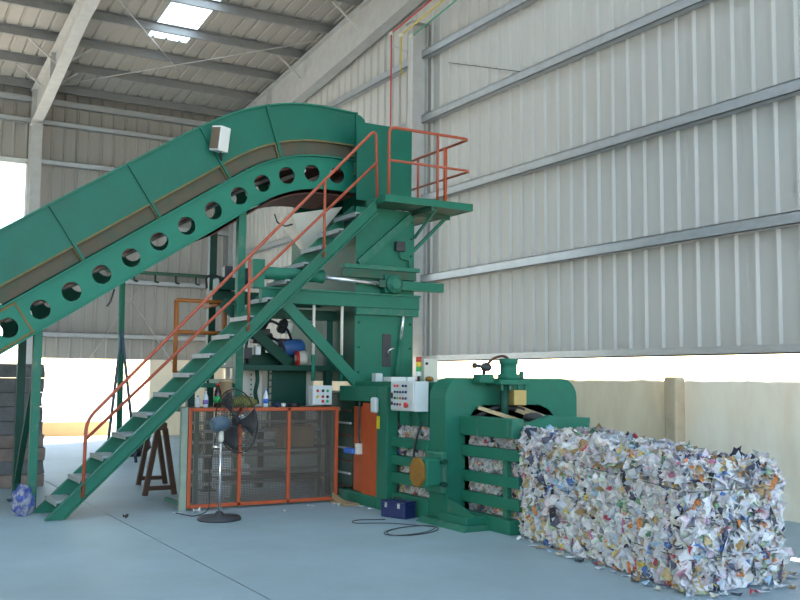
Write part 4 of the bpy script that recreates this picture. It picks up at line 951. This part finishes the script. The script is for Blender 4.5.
def surf_point(rn):
    """random point on the visible faces of the bale with its normal"""
    f = rn.random()
    if f < 0.56:
        y = YE + (8.45-YE)*rn.random(); xl, xr, zt = bale_frame(y); z = 0.03 + (zt-0.03)*rn.random()
        q = max(0.0, 1-(zt-z)/0.13)**2; e = max(0.0, 1-(y-YE)/0.13)**2
        return Vector((xl+0.03+0.07*q+0.05*e, y, z)), Vector((-1, -0.1-0.6*e, 0.5*q))
    if f < 0.74:
        xl, xr, zt = bale_frame(YE); z = 0.03+(zt-0.03)*rn.random(); q = max(0.0, 1-(zt-z)/0.13)**2
        return Vector((xl+(xr-xl)*rn.random(), YE+0.03+0.07*q, z)), Vector((0.1, -1, 0.5*q))
    if f < 0.93:
        y = YE + (8.9-YE)*rn.random(); xl, xr, zt = bale_frame(y); x = xl+(xr-xl)*rn.random(); q = max(0.0, 1-(x-xl)/0.14)**2; e = max(0.0, 1-(y-YE)/0.14)**2
        return Vector((x, y, zt-0.03-0.05*q-0.05*e+0.02*noise.noise(Vector((x*3, y*3, 0))))), Vector((-0.5*q, -0.5*e, 1))
    y = YE + (8.4-YE)*rn.random(); xl, xr, zt = bale_frame(y); return Vector((xr-0.03, y, 0.03+(zt-0.03)*rn.random())), Vector((1, 0, 0))
def place(rn, p, nrm, tilt=0.75):
    d = Vector((rn.gauss(0, 1), rn.gauss(0, 1), rn.gauss(0, 1)))*tilt*0.55 + nrm; d.normalize()
    q = d.to_track_quat('Z', 'Y').to_matrix().to_4x4()
    return Matrix.Translation(p) @ q @ Matrix.Rotation(rn.uniform(0, 6.28), 4, 'Z')
def keep_up(co): 
    if co.z < 0.004: co.z = 0.004 + 0.002*(co.x % 1)
    return co
# the largest sheets one by one
protos = []
for k in range(14):
    vs_, fs = crumple(rnd, 0.15*rnd.uniform(0.75, 1.25), 0.11*rnd.uniform(0.75, 1.3)); me = bpy.data.meshes.new('paper_scrap'); me.from_pydata(vs_, [], fs); me.materials.append(MATS['paper_single']); protos.append(me)
for k in range(290):
    p, nrm = surf_point(rnd); p.z = max(p.z, 0.10)
    o = bpy.data.objects.new('paper_scrap', protos[k % 14]); COL.objects.link(o); o.parent = bl
    o.matrix_world = place(rnd, p + nrm*0.015, nrm, 0.6); s = rnd.uniform(0.75, 1.25); o.scale = (s, s, s)
    o.color = (*paper_col(rnd), 1)
# the many small ones as one mass
def scrap_mass(name, parent, sampler, count, smin, smax, tilt=0.9):
    V = []; F = []; Cc = []
    for k in range(count):
        p, nrm = sampler(rnd); a_ = rnd.uniform(smin, smax); vs_, fs = crumple(rnd, a_, a_*rnd.uniform(0.35, 0.9), 3)
        Mx = place(rnd, p, nrm, tilt); o0 = len(V); c = paper_col(rnd)
        V += [keep_up(Mx @ v) for v in vs_]; F += [tuple(i+o0 for i in f) for f in fs]; Cc += [c]*len(fs)
    me = bpy.data.meshes.new(name); me.from_pydata(V, [], F); ca = me.color_attributes.new('Col', 'FLOAT_COLOR', 'CORNER')
    buf = []
    for c, f in zip(Cc, F): buf += [c[0], c[1], c[2], 1.0]*len(f)
    ca.data.foreach_set('color', buf); me.materials.append(MATS['paper_mix'])
    o = bpy.data.objects.new(name, me); COL.objects.link(o); o.parent = parent; o['kind'] = 'stuff'; return o
scrap_mass('shredded_paper', bl, surf_point, 8500, 0.06, 0.19, 0.62)
def slot_point(rn):
    y = rn.uniform(8.35, 9.46) if rn.random() < 0.6 else rn.uniform(9.82, 10.66); z = rn.choice((1.0, 0.755, 0.54, 0.30, 0.73, 0.48, 0.25)) + rn.uniform(-0.09, 0.09)
    return Vector(((6.19 if y > 9.8 else 6.42), y, z)), Vector((-1, 0, 0))
scrap_mass('paper_in_slots', bl, slot_point, 1900, 0.06, 0.13, 0.6)
# tie wires round the bale
for z in (0.28, 0.55, 0.82):
    pts = []
    for k in range(14):
        yy = 8.2 - (8.2-YE+0.02)*k/13; xl, xr, zt = bale_frame(yy); pts.append((xl-0.008+0.004*math.sin(k), yy, z*zt/1.0))
    xl, xr, zt = bale_frame(YE); pts += [(xl+0.1, YE-0.02, z*zt), (xr-0.1, YE-0.02, z*zt), (xr, YE+0.05, z*zt)]
    otube('tie_wire', 'tie_wire', bl, pts, 0.0045, 5)
# loose scraps on the floor
ORD = ['first', 'second', 'third', 'fourth', 'fifth', 'sixth', 'seventh', 'eighth', 'ninth', 'tenth', 'eleventh', 'twelfth', 'thirteenth', 'fourteenth', 'fifteenth', 'sixteenth']
TONE = [('white', (0.75, 0.75, 0.75)), ('grey', (0.5, 0.5, 0.53)), ('white', (0.72, 0.72, 0.74)), ('brown', (0.36, 0.24, 0.12)), ('pale blue', (0.36, 0.48, 0.62)), ('cream', (0.66, 0.60, 0.48)), ('white', (0.75, 0.75, 0.75)), ('dark', (0.06, 0.06, 0.08)), ('red', (0.5, 0.07, 0.09))]
spots = []
for i in range(15):
    yy = 8.15-0.175*i; t_ = TONE[i % 9]
    spots.append((bale_frame(yy)[0]-rnd.uniform(0.05, 0.16), yy, t_[0] + ' scrap on the floor beside the bale, ' + ORD[i] + ' from the baler', t_[1], 'scraps along the bale'))
for i in range(9):
    t_ = TONE[(i+4) % 9]; spots.append((5.75+0.12*i, 5.36-rnd.uniform(0.02, 0.14), t_[0] + ' scrap before the outer end of the bale, ' + ORD[i] + ' from its near corner', t_[1], 'scraps at the bale end'))
for i in range(4):
    t_ = TONE[(i+2) % 9]; spots.append((7.05+0.13*i, 5.55+rnd.uniform(-0.08, 0.15), t_[0] + ' scrap on the floor right of the bale end, ' + ORD[i] + ' from the bale', t_[1], 'scraps right of the bale'))
W_ = (0.75, 0.75, 0.75)
spots += [(5.66, 11.42, 'white paper on the floor just left of the flattened carton', W_, None), (5.88, 11.15, 'white paper on the floor below the right orange door', W_, None), (5.86, 10.85, 'white paper on the floor between orange door and toolbox', W_, None),
          (5.35, 11.55, 'crumpled white paper on the floor before the right half of the mesh guard', W_, None), (4.85, 11.2, 'tiny white paper scrap on the floor before the middle of the mesh guard', W_, None),
          (3.83, 11.55, 'white paper on the floor behind the fan base', W_, None), (3.60, 11.62, 'white paper scrap on the floor at the guard corner', W_, None), (2.95, 11.50, 'tiny dark scrap on the floor under the lower stairs', (0.05, 0.05, 0.05), None)]
for k, (x, y, lab, c_, grp) in enumerate(spots):
    vs_, fs = crumple(rnd, rnd.uniform(0.05, 0.11), rnd.uniform(0.04, 0.08)); zm = min(v.z for v in vs_); me = bpy.data.meshes.new('loose_scrap')
    me.from_pydata([(v.x, v.y, v.z-zm+0.002) for v in vs_], [], fs); me.materials.append(MATS['paper_single'])
    o = bpy.data.objects.new('loose_scrap', me); COL.objects.link(o); o.location = (x, y, 0); o.rotation_euler.z = rnd.uniform(0, 6.28)
    o.color = (*c_, 1); tag(o, lab, 'paper scrap', grp)
cf = thing('carton_piece', 'flattened brown carton piece on the floor under the orange doors', 'carton')
obox('carton_base', 'cardboard', cf, 5.72, 5.94, 11.3, 11.72, 0.0, 0.03, 0.004); obar('carton_flap', 'cardboard', cf, (5.74, 11.32, 0.03), (5.74, 11.70, 0.10), 0.012, 0.08)
